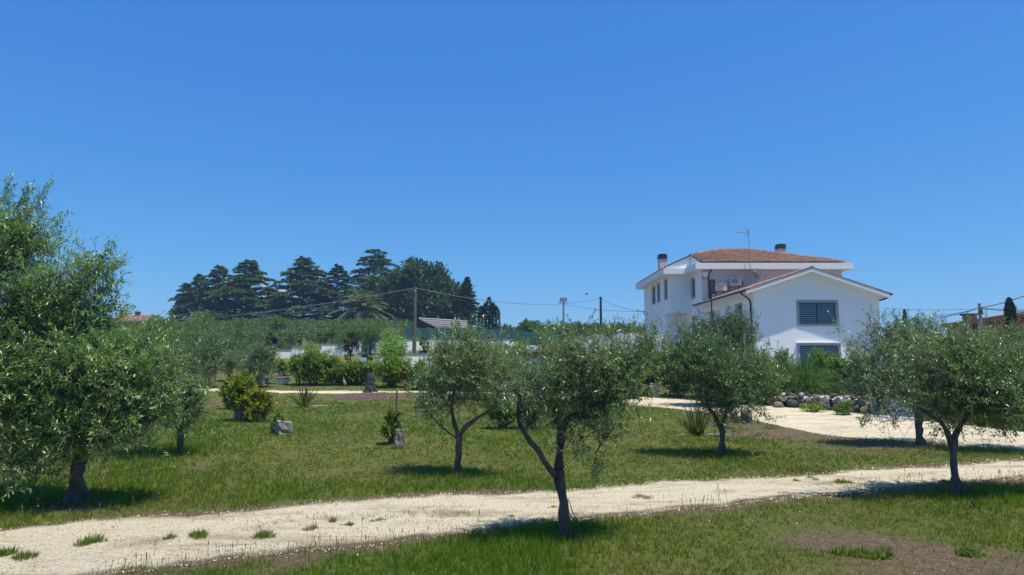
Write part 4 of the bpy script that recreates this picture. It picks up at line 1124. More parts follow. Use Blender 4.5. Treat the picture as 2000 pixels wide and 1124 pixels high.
# ------------------------------------------------------------------ poles and wires
def pole(px, pytop, pybase, Y, r, label, mat='pole_wood', name='utility_pole', cat='utility pole'):
    q = at(px, pytop, Y); gz = T(q.x, Y); root = empty(name, (q.x, Y, gz), label, cat)
    g = Geo(); h = q.z - gz; g.tube([(0, 0, -.4), (0, 0, h * .5), (0, 0, h)], [r * 1.25, r * 1.05, r * .85], 9); g.build('shaft', mat, root, smooth=False)
    return root, h
p1, h1 = pole(811, 560, 672, 50, .13, 'weathered round utility pole in front of the dark pines')
g = Geo(); g.tube([(-.05, -.12, h1 - .35), (.05, -.12, h1 - .35)], .06, 6); g.tube([(0, -.14, h1 - .2), (0, -.14, h1 - .5)], .03, 6); g.build('insulator', 'galvanised', p1)
p2, h2 = pole(1173, 580, 652, 86, .16, 'plain dark utility pole rising from the far trees', 'black_metal')
g = Geo(); g.tube([(-.25, 0, h2 - .2), (.25, 0, h2 - .2)], .05, 5); g.build('crossarm', 'black_metal', p2)
p3, h3 = pole(1912.5, 593, 660, 48, .12, 'slim grey utility pole in front of the red building', 'galvanised')
g = Geo(); g.box(-.12, .12, -.16, -.1, h3 - .8, h3 - .45); g.tube([(-.14, 0, h3 - .7), (.14, 0, h3 - .7)], .04, 5); g.build('bracket', 'black_metal', p3)
p4, h4 = pole(1100.5, 588, 645, 92, .14, 'floodlight mast', 'galvanised', 'floodlight_mast', 'floodlight mast')
p4['label'] = 'grey floodlight mast with a lamp head above the distant treeline'
g = Geo(); g.tube([(-.75, 0, h4 - .25), (.75, -.1, h4 - .35)], .05, 5); g.build('crossarm', 'galvanised', p4)
for k in range(3):
    g = Geo(); x = -.38 + k * .36; g.box(x - .15, x + .15, -.25, .1, h4 - .1, h4 + .45); g.build('lamp', 'galvanised', p4, bevel=.03)
def wire(P, Q, sag, r, label, mat='black_metal', group=None, n=24):
    P, Q = Vector(P), Vector(Q); g = Geo()
    g.tube([P.lerp(Q, t) - P - Vector((0, 0, sag * 4 * t * (1 - t))) for t in [i / n for i in range(n + 1)]], r, 4)
    return tag(g.build('overhead_wire', mat, None, tuple(P)), label, 'wire', group)
wire(at(811, 563, 50), at(150, 619, 105), 1.4, .035, 'pale thick overhead cable sagging left across the cedars', 'galvanised')
wire(at(812, 563, 50), at(1173, 583, 86), 1.0, .022, 'overhead wire from the weathered pole to the far dark pole', 'galvanised')
wire(at(1173, 583, 86), at(1262, 609, 66), .35, .018, 'upper thin wire from the far dark pole down to the villa corner')
wire(at(1100, 594, 92), at(1262, 609, 68), .3, .016, 'lower thin wire from the floodlight mast to the villa corner')
wire(at(1725, 602, 50), at(1912, 603, 48), .12, .018, 'level wire from the right gable eave to the slim grey pole')
wire(at(1912, 602, 48), at(1815, 622, 40), .12, .026, 'dark twin cable dropping left from the slim pole to the olive')
wire(at(1912, 602, 48), at(1820, 618, 42), .1, .018, 'thin cable just above the twin cable left of slim pole')
wire(at(1912, 602, 48), at(2060, 553, 38), .2, .026, 'cable rising right from the slim grey pole past the cypress')
wire(at(1913, 602, 48), at(2080, 604, 44), .1, .018, 'upper of two level wires running right from the slim pole')
wire(at(1913, 603, 48), at(2080, 609, 44), .1, .018, 'lower of two level wires running right from the slim pole')
# bird
p = at(1146, 575, 60); root = empty('bird', tuple(p), 'tiny dark bird flying in the sky right of the floodlight mast', 'bird')
g = Geo(); g.tube([(-.16, 0, 0), (-.08, 0, .01), (.03, 0, .02), (.12, 0, .03), (.19, 0, .03)], [.01, .04, .055, .035, .008], 8); g.build('body', 'black_metal', root, smooth=True)
for s in (-1, 1):
    g = Geo(); g.prism([(.07, 0, .03), (.02, s * .18, .11), (-.03, s * .38, .07), (-.05, s * .2, .09), (-.06, 0, .03)], (0, 0, .008)); g.build('wing', 'black_metal', root)
g = Geo(); g.prism([(-.13, -.01, 0), (-.27, -.06, .0), (-.27, .06, .0), (-.13, .01, 0)], (0, 0, .008)); g.build('tail', 'black_metal', root)

# ------------------------------------------------------------------ far conifers and trees on the hill
def gb(px, Y): 
    x = at(px, 650, Y).x
    return Vector((x, Y, T(x, Y)))
def hz(px, py, Y): return at(px, py, Y).z - gb(px, Y).z
def wd(w, Y): return w / 1300 * Y
GREY = [(.085, .140, .112), (.118, .180, .142), (.065, .108, .088), (.150, .210, .165)]
DGRN = [(.036, .080, .034), (.052, .102, .044), (.070, .122, .052), (.028, .060, .030)]
MGRN = [(.075, .135, .050), (.102, .168, .064), (.056, .102, .042), (.125, .195, .078)]
for (px, py, w, Y, pal, lb, seed, kw) in (
    (360, 551, 66, 134, MGRN, 'small dark cedar at the left end of the far cedar row', 1, {}),
    (386, 533, 74, 132, GREY, 'narrow grey-green cedar, second from the left of the far row', 2, {}),
    (424, 516, 100, 130, GREY, 'blue-grey cedar with drooping tip, third from the left', 3, {}),
    (482, 505, 150, 126, MGRN, 'broad dark green cedar left of the white dish', 4, dict(nb=120)),
    (590, 499, 150, 124, GREY, 'large blue-grey cedar right of the beige house', 5, dict(nb=120)),
    (656, 514, 98, 127, DGRN, 'dark green pointed conifer between two cedars', 6, dict(nb=76)),
    (728, 483, 135, 132, GREY, 'tallest cedar with flat open top beside the umbrella pine', 7, dict(power=.55, nb=80)),
    (912, 538, 46, 118, DGRN, 'slender dark fir right of the umbrella pine', 8, dict(nb=80, power=.9))):
    b_ = gb(px, Y); h = hz(px, py, Y)
    kw.setdefault('nb', 110); kw.setdefault('first', .03)
    kw.setdefault('power', .68)
    cedar(b_, h, wd(w, Y) * 1.55, seed, pal, lb, group='conifers on the hill', cat='cedar' if pal is not DGRN else 'conifer', name='cedar_tree' if pal is not DGRN else 'conifer_tree', **kw)
# umbrella pine
Y = 122; b_ = gb(815, Y); s = Y / 1300
lob = []
for (px, py, rx, rz) in ((815, 548, 62, 30), (765, 575, 55, 30), (860, 580, 60, 32), (820, 600, 80, 30), (745, 605, 40, 24), (895, 606, 36, 26), (800, 530, 38, 16), (700, 590, 30, 22)):
    q = at(px, py, Y) - b_; lob.append(((q.x, 0, q.z), (rx * s, rx * s * .8, rz * s)))
far_tree(b_, lob, 26000, .85, .45, DGRN + MGRN, 'wide dome-shaped dark umbrella pine behind the weathered pole', 21, cat='pine tree', name='pine_tree', trunk=(5, .4), mat='needle', clump=.55, nc=260, shell=.33, up=.85)
# cypress cluster near the shed
def cypress(px, pytop, w, Y, label, seed, sub=5, group=None, n=2600, flat=False):
    rng = np.random.default_rng(seed); b_ = gb(px, Y); h = hz(px, pytop, Y); W_ = wd(w, Y)
    root = empty('cypress_tree', b_, label, 'cypress', group)
    Vs, Fs, Cs, o = [], [], [], 0
    for k in range(sub):
        ox = (k - (sub - 1) / 2) / max(1, sub) * W_ * .8 if sub > 1 else 0; hh = h * (1 - abs(ox) / W_ * .75 * (1 if sub > 1 else 0)) * rng.uniform(.93, 1)
        m_ = n // sub; t = rng.random(m_) ** .8; a = rng.uniform(0, 2 * PI, m_)
        r = (W_ / (1.0 + sub * .38)) * (.55 if sub > 1 else .56) * (np.sin(np.clip(t * .93 + .07, 0, 1) * PI) ** .5 if not flat else np.minimum(1, (1 - t) * 8) * .8) * rng.uniform(.7, 1.05, m_)
        P = np.stack([ox + np.cos(a) * r, np.sin(a) * r, t * hh * .97], 1)
        D = unit(np.stack([np.cos(a) * .35, np.sin(a) * .35, np.ones(m_)], 1) + rng.normal(0, .18, (m_, 3)))
        V, F = leaf_arrays(P, D, h * (.075 if sub > 1 else .045) * rng.uniform(.6, 1.3, m_), h * (.022 if sub > 1 else .014) * rng.uniform(.7, 1.3, m_), rng, up=.1)
        Vs.append(V); Fs.append(F + o); o += len(V); Cs.append(np.repeat(colours(m_, [(.016, .038, .018), (.024, .052, .024), (.014, .030, .016)], rng), 4, 0))
    npmesh('crown', np.concatenate(Vs), np.concatenate(Fs), 'needle', root, col=np.clip(np.concatenate(Cs), .003, 1))
    g = Geo(); g.tube([(0, 0, -.3), (0, 0, h * .7)], [.12, .04], 6); g.build('trunk', 'bark_far', root)
cypress(955, 580, 42, 84, 'dark many-topped cypress right of the shed', 31)
cypress(1976, 574, 21, 44, 'columnar clipped cypress against the sky at the far right', 32, sub=1, n=7000, flat=True)
cypress(1769, 600, 10, 60, 'tip of a small cypress above the right-hand olives', 33, sub=1, n=900)
# date palm
Y = 104; b_ = gb(708, Y); b_.z = at(708, 636, Y).z - 1.2; rngp = np.random.default_rng(5)
b_.z = T(b_.x, Y)
root = empty('palm_tree', b_, 'bushy date palm with arching fronds before the cedars', 'palm tree')
zc = at(708, 606, Y).z - b_.z
g = Geo(); g.tube([(0, 0, -.3), (0, 0, zc * .5), (0, 0, zc)], [.5, .42, .5], 10); g.build('trunk', 'bark_far', root)
P, D, L, W, Cc = [], [], [], [], []
g = Geo()
for i in range(52):
    a = rngp.uniform(0, 2 * PI); e = rngp.uniform(-.25, 1.35); ln = rngp.uniform(4.2, 5.8)
    d = np.array([math.cos(a) * math.cos(e), math.sin(a) * math.cos(e), math.sin(e)])
    pts = [np.array([0, 0, zc]) + d * ln * t - np.array([0, 0, 1]) * (ln * .42 * t ** 2.2) for t in np.linspace(0, 1, 9)]
    g.tube([tuple(p) for p in pts], np.linspace(.05, .015, 9), 4)
    for t in np.linspace(.12, 1, 34):
        f = t * 8; k = min(7, int(f)); p = pts[k] + (pts[k + 1] - pts[k]) * (f - k); tg = unit(pts[k + 1] - pts[k]); sd_ = unit(np.cross(tg, [0, 0, 1.0]) + 1e-4)
        for s in (-1, 1):
            P.append(p); D.append(unit(sd_ * s * .8 + tg * .7 - np.array([0, 0, .25]))); L.append(.72 * (1 - t * .35)); W.append(.10)
            Cc.append(np.array([(.11, .16, .05), (.16, .19, .07), (.20, .19, .09)][rngp.integers(3)]))
V, F = leaf_arrays(np.array(P), np.array(D), np.array(L), np.array(W), rngp)
npmesh('fronds', V, F, 'shrub_leaf', root, col=np.repeat(np.array(Cc), 4, 0)); g.build('frond_ribs', 'twig', root)
g = Geo(); rr = np.random.default_rng(2)
for i in range(14):
    a = rr.uniform(0, 2 * PI); g.tube([(0, 0, zc), (math.cos(a) * .9, math.sin(a) * .9, zc - .15 + rr.uniform(-.3, .3)), (math.cos(a) * 1.3, math.sin(a) * 1.3, zc - .7)], .07, 5)
g.build('date_stalks', 'rock_tan', root)
YG_ = [(.13, .20, .035), (.18, .24, .045), (.10, .16, .035)]
def blob(px, pyt, pyb, w, Y, n, L, W, pal, label, seed, cat='tree', name='tree', group=None, nl=4, trunk=None, mat='shrub_leaf', clump=None, **kw):
    """a tree or bush whose crown spans w x (pyb - pyt) photo pixels at distance Y"""
    b_ = gb(px, Y); z1, z0 = hz(px, pyt, Y), hz(px, pyb, Y); W_ = wd(w, Y); rng = np.random.default_rng(seed + 900)
    lob = []
    for k in range(nl):
        fx = rng.uniform(-.5, .5) if nl > 1 else 0; fz = rng.uniform(.25, .8)
        lob.append(((fx * W_ * .62, rng.uniform(-.25, .25) * W_, z0 + (z1 - z0) * fz * .9), (W_ * .30, W_ * .32, (z1 - z0) * .30)))
    lob.append(((0, 0, z0 + (z1 - z0) * .55), (W_ * .38, W_ * .35, (z1 - z0) * .45)))
    return far_tree(b_, lob, n, L, W, pal, label, seed, cat, name, trunk or (max(.2, z0 + (z1 - z0) * .3), max(.04, W_ * .035)), group, mat, clump=clump or W_ * .05, **kw)
blob(392, 612, 652, 56, 106, 1600, .5, .16, YG_, 'light green bushy tree below the left cedars', 41)
blob(326, 624, 660, 56, 112, 1800, .5, .16, MGRN, 'mid green tree right of the distant terracotta house', 42)
blob(780, 625, 662, 70, 96, 1600, .5, .16, MGRN, 'round green tree left of the shed behind the pole', 43)
# trees far off behind the fence: row on the skyline
rngf = np.random.default_rng(77)
i = 0
for px in np.concatenate([np.arange(292, 560, 26), np.arange(968, 1040, 15), np.arange(1040, 1330, 15)]):
    Y = rngf.uniform(150, 175) if px < 600 else rngf.uniform(104, 128)
    top = rngf.normal(634.5, 2.5) + (6 if 900 < px < 1012 else 0) - (6 if 1020 < px < 1075 else 0)
    if px < 600: top = rngf.normal(640, 3)
    blob(px, top, 662, rngf.uniform(30, 46), Y, 1100, .55, .20, [(.080, .125, .045), (.105, .155, .055), (.13, .18, .062)] if i % 3 else MGRN,
         'small rounded tree in the distant skyline row' if px > 600 else 'tree far off on the hill behind the cedars', 300 + i, group='skyline trees right of the shed' if px > 600 else 'trees on the far hill', nl=3)
    i += 1
for k, (px, top, w, Y) in enumerate(((1060, 640, 46, 74), (1120, 648, 70, 78), (1020, 660, 60, 66), (1178, 645, 60, 82), (1240, 640, 60, 84))):
    blob(px, top, 675, w, Y, 1500, .4, .13, DGRN + MGRN, ['dark bushy tree just right of the green netting', 'dark bushy tree below the floodlight mast', 'dark bushy tree in front of the netting end', 'dark bushy tree at the foot of the far dark pole', 'bushy tree beside the villa left corner'][k], 500 + k)
# olive grove on the slope: five crowns built, the rest copies of them
protos = []
def grove_mesh(seed):
    rng = np.random.default_rng(seed); lob = []
    for k in range(6): lob.append(((rng.normal(0, .8), rng.normal(0, .75), rng.uniform(.7, 2.9)), (1.0, 1.0, .8)))
    return far_tree_arrays(lob, 2600, .24, .10, [(.100, .160, .052), (.128, .188, .064), (.160, .222, .078), (.082, .132, .046)], rng, clump=.16, nc=110, shell=.5)
for s in range(5):
    V, F, col = grove_mesh(60 + s); root = empty('olive_tree', (0, 0, 0), 'grey-green olive in the grove on the slope above the white walls', 'olive tree', 'olive trees of the grove on the slope')
    cr = npmesh('crown', V, F, 'shrub_leaf', root, col=col)
    g = Geo(); g.tube([(0, 0, -.3), (.06, 0, 1.1)], [.16, .11], 7)
    for k in range(4): g.tube([(.06, 0, 1.0), (math.cos(k * 1.7) * .7, math.sin(k * 1.7) * .7, 2.3)], [.07, .03], 5)
    tr_ = g.build('trunk', 'bark_far', root, smooth=True); protos.append((root, cr, tr_))
rngg = np.random.default_rng(4); cnt = 0
for row, Y0 in enumerate((53.5, 57, 61, 65.5, 70.5, 76, 82, 89, 96, 103, 44, 48)):
    x = -Y0 * .60
    while x < -Y0 * .155:
        xx, yy = x + rngg.normal(0, .35), Y0 + rngg.normal(0, .5); s = rngg.uniform(.82, 1.15); s *= .64
        pxc = 1000 + 1300 * xx / yy
        if (pxc < 790 and row < 10 and not (row > 3 and pxc < 292)) or (row >= 10 and 300 < pxc < 535):
            k = cnt % 5; loc = (xx, yy, T(xx, yy)); rz = rngg.uniform(0, 6.28)
            if cnt < 5: root = protos[k][0]; root.location = loc; root.rotation_euler.z = rz; root.scale = (s, s, s)
            else:
                root = protos[k][0].copy(); C.objects.link(root); root.location = loc; root.rotation_euler.z = rz; root.scale = (s, s, s)
                for ch in protos[k][1:]:
                    c_ = ch.copy(); C.objects.link(c_); c_.parent = root
            cnt += 1
        x += rngg.uniform(2.0, 2.7)

# ------------------------------------------------------------------ garden plants of the middle distance
CIT = [(.20, .26, .020), (.29, .31, .026), (.12, .20, .022), (.09, .16, .02)]
HED = [(.125, .215, .026), (.205, .27, .036), (.085, .165, .026), (.24, .265, .046)]
DKG = [(.040, .085, .025), (.055, .105, .03), (.075, .13, .038)]
WIL = [(.16, .26, .07), (.21, .30, .10), (.12, .21, .06)]
PUR = [(.035, .016, .024), (.05, .022, .03), (.022, .012, .018)]
def mid(px, pyb, pyt, w, n, pal, label, seed, Lp=6, Wp=2.6, nl=4, cat='shrub', name='shrub', fill=1.0, z0=.12, **kw):
    """shrub rooted where the photograph shows it, crown w photo pixels wide"""
    b_ = ground(px, pyb); s = b_.y / 1300; h = at(px, pyt, b_.y).z - b_.z; W_ = w * s; rng = np.random.default_rng(seed + 50)
    lob = [((0, 0, h * (z0 + (1 - z0) * .5)), (W_ * .40, W_ * .36, h * (1 - z0) * .46))]
    for k in range(nl): lob.append(((rng.uniform(-.34, .34) * W_, rng.uniform(-.28, .28) * W_, h * (z0 + (1 - z0) * rng.uniform(.15, .8))), (W_ * .22, W_ * .22, h * .20)))
    return shrub(b_, lob, int(n * 1.35), label, seed, pal, cat, kw.pop('group', None), name, L=Lp * s, W=Wp * s, slen=kw.pop('slen', 18) * s, clump=W_ * .07, **kw)
RED = ((.28, .08, .03), .09)
mid(470, 823, 721, 56, 700, CIT, 'tall yellow-green bush standing behind a grey stone', 1, tips=RED, Lp=5.5)
mid(507, 824, 758, 50, 520, CIT, 'lower yellow-green bush with orange tips, right of the tall one', 2, tips=((.30, .12, .02), .2), Lp=5.5)
mid(445, 800, 735, 26, 160, CIT, 'thin yellow-green sprig at the left of the tall bush', 21, Lp=5)
mid(400, 758, 650, 76, 900, OLIVE_D, 'dark grey-green bushy olive left of the yellow-green bush', 3, cat='olive tree', name='olive_tree', Lp=4.5, Wp=1.3, mat='olive_leaf')
mid(505, 757, 672, 82, 1000, OLIVE_D, 'round grey-green olive behind the yellow-green bush', 4, cat='olive tree', name='olive_tree', Lp=4.5, Wp=1.3, mat='olive_leaf')
mid(452, 745, 680, 50, 400, OLIVE_D, 'smaller olive between two dark round olives', 41, cat='olive tree', name='olive_tree', Lp=4, Wp=1.3, mat='olive_leaf')
mid(558, 735, 700, 34, 160, HED, 'small mixed shrub right of the round olive', 42, Lp=4)
hx = [(588, 693, 42), (617, 688, 44), (648, 700, 40), (672, 712, 34), (697, 708, 36), (722, 706, 36)]
for k, (px, top, w) in enumerate(hx):
    mid(px, 753, top, w + 8, 620, HED, ['leftmost, dark-based bush of the hedge behind the drive', 'tallest bush of the hedge, second from left', 'third hedge bush from the left, yellowish top', 'fourth hedge bush, low above the white stone', 'fifth hedge bush, lower and yellow-green', 'hedge bush just behind the burnt stump'][k], 100 + k, Lp=4.5, Wp=2, group='bushes of the hedge behind the drive')
mid(617, 752, 678, 74, 500, WIL, 'pale feathery grey-green shrub rising above the hedge', 107, Lp=5, Wp=1, z0=.5)
mid(768, 757, 695, 72, 760, HED, 'dark green hedge bush right of the stump', 110, Lp=4.5)
mid(820, 762, 705, 56, 460, HED, 'yellowish shrub in front of the garden wall end', 111, Lp=4.5, tips=RED)
mid(797, 758, 712, 16, 90, [(.20, .07, .04), (.15, .06, .035)], 'slim rusty red shrub before the white garden wall', 112, Lp=4, nl=1)
blob(766, 640, 716, 72, 38.5, 4200, .17, .045, [(.22, .34, .07), (.29, .40, .10), (.16, .27, .055)], 'light green weeping tree before the white garden wall', 113, trunk=(1.6, .05), cat='weeping tree', upd=-.6, clump=.12)
for px, pt, pb, w, Y, lb, s in ((684, 652, 712, 38, 43, 'small purple-leaved plum tree in front of the boundary wall', 1), (531, 646, 700, 24, 49, 'dark purple-leaved tree at the left end of the boundary wall', 2), (828, 655, 712, 24, 44, 'dark slim purple tree right of the weathered pole', 3)):
    blob(px, pt, pb, w, Y, 900, .15, .07, PUR, lb, 120 + s, cat='plum tree', name='plum_tree', trunk=(1.1, .05))
blob(540, 617, 650, 30, 60, 450, .22, .09, YG_, 'thin yellow-green sapling above the dark purple tree', 124)
blob(718, 680, 716, 22, 41, 1000, .12, .04, DKG, 'small dense dark green cone-shaped bush by the pale box', 125, cat='bush', name='bush')
blob(925, 630, 712, 60, 43, 2600, .16, .045, [(.07, .12, .035), (.10, .15, .045), (.055, .095, .03)], 'green leafy tree rising behind the left middle olive', 126)
blob(965, 655, 705, 60, 46, 1400, .16, .05, DKG, 'dark shrub between the leafy tree and netting end', 127)
for k, (px, pt, w) in enumerate(((1012, 652, 50), (1050, 645, 52), (1088, 655, 46), (868, 665, 44))):
    blob(px, pt, 705, w, 47, 1500, .16, .05, DKG + MGRN, ['dark evergreen bush above the left end of the annexe', 'dark evergreen bush behind the white rings', 'dark evergreen bush above the right end of the annexe', 'grey-green bush in front of the green netting'][k], 130 + k, cat='bush', name='bush')
mid(1103, 770, 672, 62, 900, [(.08, .16, .025), (.12, .20, .03), (.06, .12, .02)], 'bright green broad-leaved bush behind the central olive', 140, Lp=6, Wp=3)
mid(1010, 765, 700, 60, 420, DKG + HED, 'low palm-like dark shrub below the annexe', 141, Lp=9, Wp=1.6)
mid(1060, 768, 705, 60, 420, OLIVE_D, 'greyish shrub in front of the annexe', 142, Lp=7, Wp=1.4)
mid(1180, 776, 690, 80, 900, DKG + HED, 'dark mixed shrub left of the stone stack', 143, Lp=5)
mid(978, 838, 775, 62, 620, DKG + HED, 'dark low bush behind the left middle olive trunk', 5, Lp=5)
mid(1033, 838, 768, 58, 700, [(.17, .20, .02), (.12, .17, .02), (.08, .12, .02)], 'round yellow-green bush between the two middle olives', 6, Lp=5, tips=((.24, .13, .03), .12))
for k, (px, pyb, top, w, pal) in enumerate(((862, 776, 706, 60, HED), (915, 780, 690, 66, DKG + HED), (1120, 786, 700, 66, DKG + HED), (1165, 790, 696, 64, OLIVE_D), (1218, 790, 690, 70, HED + DKG), (1075, 784, 708, 50, WIL))):
    mid(px, pyb, top, w, 700, pal, ['yellow-green shrub seen through the left middle olive', 'dark shrub seen through the left middle olive crown', 'dark leafy shrub behind the foreground olive trunk', 'greyish shrub seen through the foreground olive crown', 'green shrub at the right of the foreground olive crown', 'pale feathery shrub between the two middle olives'][k], 760 + k, Lp=5.5, Wp=2.2)
mid(1240, 780, 700, 40, 300, YG_, 'yellow-green shrub edge at the left of the stone stack', 144, Lp=5)
for k, (px, pyb, top, w, pal) in enumerate(((1320, 775, 668, 78, DKG + HED), (1375, 778, 660, 84, OLIVE_D), (1262, 772, 672, 66, HED + DKG), (1430, 786, 660, 80, OLIVE_D), (1490, 792, 690, 60, HED))):
    mid(px, pyb, top, w, 1200, pal, ['tall dark shrub behind the pale rocks', 'grey-green bush right of the pale rocks', 'leafy bush directly behind the stone stack', 'grey-green bush left of the boulder wall', 'green shrub at the left end of the boulder wall'][k], 150 + k, Lp=5.5, Wp=2)
# raised bed behind the boulder wall
bed = Geo(); q = [ground(1512, 797), ground(1560, 798), ground(1625, 802), ground(1722, 810)]
zb = .38; pts = [Vector((v.x, v.y + .42, 0)) for v in q] + [Vector((q[-1].x + .3, q[-1].y + 4.5, 0)), Vector((q[0].x + .2, q[0].y + 4.5, 0))]
bed.prism([Vector((p.x, p.y, -.2)) for p in pts], (0, 0, zb + .2)); tag(bed.build('planting_bed', 'soil_mound'), kind='structure')
rb = np.random.default_rng(9); V, F, n = [], [], 700
qx = rb.uniform(q[0].x + .3, q[-1].x - .2, n); qy = np.interp(qx, [v.x for v in q], [v.y for v in q]) + .25 + rb.random(n) ** 1.5 * 1.4
sz = rb.uniform(.03, .075, n); th = rb.uniform(0, 6.28, n)
zz_ = zb + rb.uniform(-.01, .07, n) * (qy < qy.mean()); VV = [np.stack([qx + np.cos(th + k * PI / 2) * sz, qy + np.sin(th + k * PI / 2) * sz, zz_ - .01], 1) for k in range(4)] + [np.stack([qx, qy, zz_ + sz * .8], 1)]
VV = np.stack(VV, 1).reshape(-1, 3); i_ = np.arange(n)[:, None] * 5
tag(npmesh('white_bed_gravel', VV, np.stack([i_ + [0, 1, 4], i_ + [1, 2, 4], i_ + [2, 3, 4], i_ + [3, 0, 4]], 1).reshape(-1, 3), 'gravel_stone', col=colours(n, [(.66, .63, .57), (.58, .55, .5)], rb, 5, .1)), kind='stuff')
YB_ = q[1].y + 1.3
def onbed(px, dy=0):
    Y = YB_ + dy; return Vector((at(px, 750, Y).x, Y, zb))
def bedshrub(px, pyt, w, n, pal, label, seed, dy=0, **kw):
    b_ = onbed(px, dy); s = b_.y / 1300; h = at(px, pyt, b_.y).z - b_.z; W_ = w * s; rng = np.random.default_rng(seed)
    lob = [((0, 0, h * .55), (W_ * .42, W_ * .38, h * .45))] + [((rng.uniform(-.3, .3) * W_, rng.uniform(-.2, .2) * W_, h * rng.uniform(.2, .85)), (W_ * .22, W_ * .22, h * .2)) for _ in range(3)]
    return shrub(b_, lob, n, label, seed, pal, L=kw.pop('Lp', 6) * s, W=kw.pop('Wp', 2.4) * s, slen=18 * s, clump=W_ * .06, **kw)
bedshrub(1528, 690, 66, 1000, [(.12, .21, .035), (.18, .25, .04), (.085, .155, .03)], 'bushy green shrub with yellowish top left of the pampas clump', 160, .9)
bedshrub(1505, 730, 60, 700, HED, 'low green shrub at the left end of the raised bed', 161, .2)
bedshrub(1612, 684, 72, 1000, [(.14, .23, .035), (.20, .27, .045), (.09, .165, .03)], 'yellow-green shrub right of the pampas clump', 162, 1.0)
bedshrub(1672, 690, 84, 1100, HED + OLIVE_D, 'dense shrub behind the right end of the boulders', 163, .9)
bedshrub(1555, 765, 50, 260, DKG, 'low dark ground shrub on top of the boulders', 164, -.7, Lp=4)
bedshrub(1695, 748, 60, 420, DKG + OLIVE_D, 'greyish shrub hanging over the right end of the boulders', 165, -1.0, Lp=4.5)
mid(1650, 812, 786, 40, 150, HED + DKG, 'low green weeds at the foot of the boulders, right', 166, Lp=4, Wp=1.4)
mid(1590, 806, 792, 46, 130, HED, 'thin low weeds at the foot of the boulders, left', 167, Lp=4, Wp=1.4)
blade_plant(onbed(1572, -.1), 1700, 1.8, 1.2, [(.08, .155, .04), (.11, .19, .055), (.055, .11, .035), (.16, .23, .08)], 'large fountain of dark green pampas grass blades', 170, 'pampas grass', 'pampas_grass', lean=.34, bw=.013, droop=1.0)
blade_plant(onbed(1632, -.1), 150, 1.1, .5, [(.10, .11, .035), (.13, .13, .045), (.07, .09, .03)], 'fan-leaved olive green plant right of the pampas', 171, 'fan plant', 'fan_plant', lean=.75, bw=.03, droop=.3)
# boulder wall: every boulder is a part
rk = np.random.default_rng(14)
def rock_mesh(seed, mat, name='boulder'):
    r = np.random.default_rng(seed)
    t = (1 + 5 ** .5) / 2
    v = unit(np.array([(-1, t, 0), (1, t, 0), (-1, -t, 0), (1, -t, 0), (0, -1, t), (0, 1, t), (0, -1, -t), (0, 1, -t), (t, 0, -1), (t, 0, 1), (-t, 0, -1), (-t, 0, 1)], float))
    f = [(0, 11, 5), (0, 5, 1), (0, 1, 7), (0, 7, 10), (0, 10, 11), (1, 5, 9), (5, 11, 4), (11, 10, 2), (10, 7, 6), (7, 1, 8), (3, 9, 4), (3, 4, 2), (3, 2, 6), (3, 6, 8), (3, 8, 9), (4, 9, 5), (2, 4, 11), (6, 2, 10), (8, 6, 7), (9, 8, 1)]
    v = list(v); cache = {}; f2 = []
    def md(a, b_):
        k = (min(a, b_), max(a, b_))
        if k not in cache: v.append(unit(v[a] + v[b_])); cache[k] = len(v) - 1
        return cache[k]
    for a, b_, c_ in f:
        x, y, z = md(a, b_), md(b_, c_), md(c_, a); f2 += [(a, x, z), (b_, y, x), (c_, z, y), (x, y, z)]
    v = np.array(v)
    for _ in range(9):
        n_ = unit(r.normal(0, 1, 3)); d = r.uniform(.42, .78); k = v @ n_ - d; v = v - np.maximum(k, 0)[:, None] * n_
    v = v * (1 + r.normal(0, .03, (len(v), 1)))
    me = bpy.data.meshes.new(name); me.from_pydata([tuple(p) for p in v], [], f2); me.materials.append(MATS[mat]); me.update(); return me
rmesh = [rock_mesh(s, m_) for s, m_ in ((1, 'rock_grey'), (2, 'rock_tan'), (3, 'rock_grey'), (4, 'rock_dark'), (5, 'rock_tan'), (6, 'rock_pale'), (7, 'rock_grey'))]
def rock(me, loc, scl, rot, parent, name='boulder'):
    o = bpy.data.objects.new(name, me); C.objects.link(o); o.parent = parent; o.location = loc; o.scale = scl; o.rotation_euler = rot; return o
root = empty('boulder_wall', (q[0].x, q[0].y, 0), 'low wall of piled grey and tan boulders edging the raised bed', 'boulder wall')
for course, (zc, sz_) in enumerate(((.14, .24), (.35, .20), (.49, .12))):
    px = 1526 + course * 6
    while px < 1726:
        v = ground(px, np.interp(px, [1512, 1560, 1625, 1722], [797, 798, 802, 810])); s = sz_ * rk.uniform(.7, 1.25)
        loc = (v.x - q[0].x, v.y - q[0].y + .12 + course * .1, zc + rk.normal(0, .025))
        mi = rk.integers(0, 5) if course < 2 else [5, 3, 0, 1][rk.integers(4)]
        rock(rmesh[mi], loc, (s * rk.uniform(1.0, 1.35), s * .9, s * rk.uniform(.65, .9)), tuple(rk.uniform(0, 6.28, 1)) + (0, 0) if False else (rk.uniform(-.3, .3), rk.uniform(-.3, .3), rk.uniform(0, 6.28)), root)
        px += s * 2 * 1300 / v.y * rk.uniform(.78, .98)
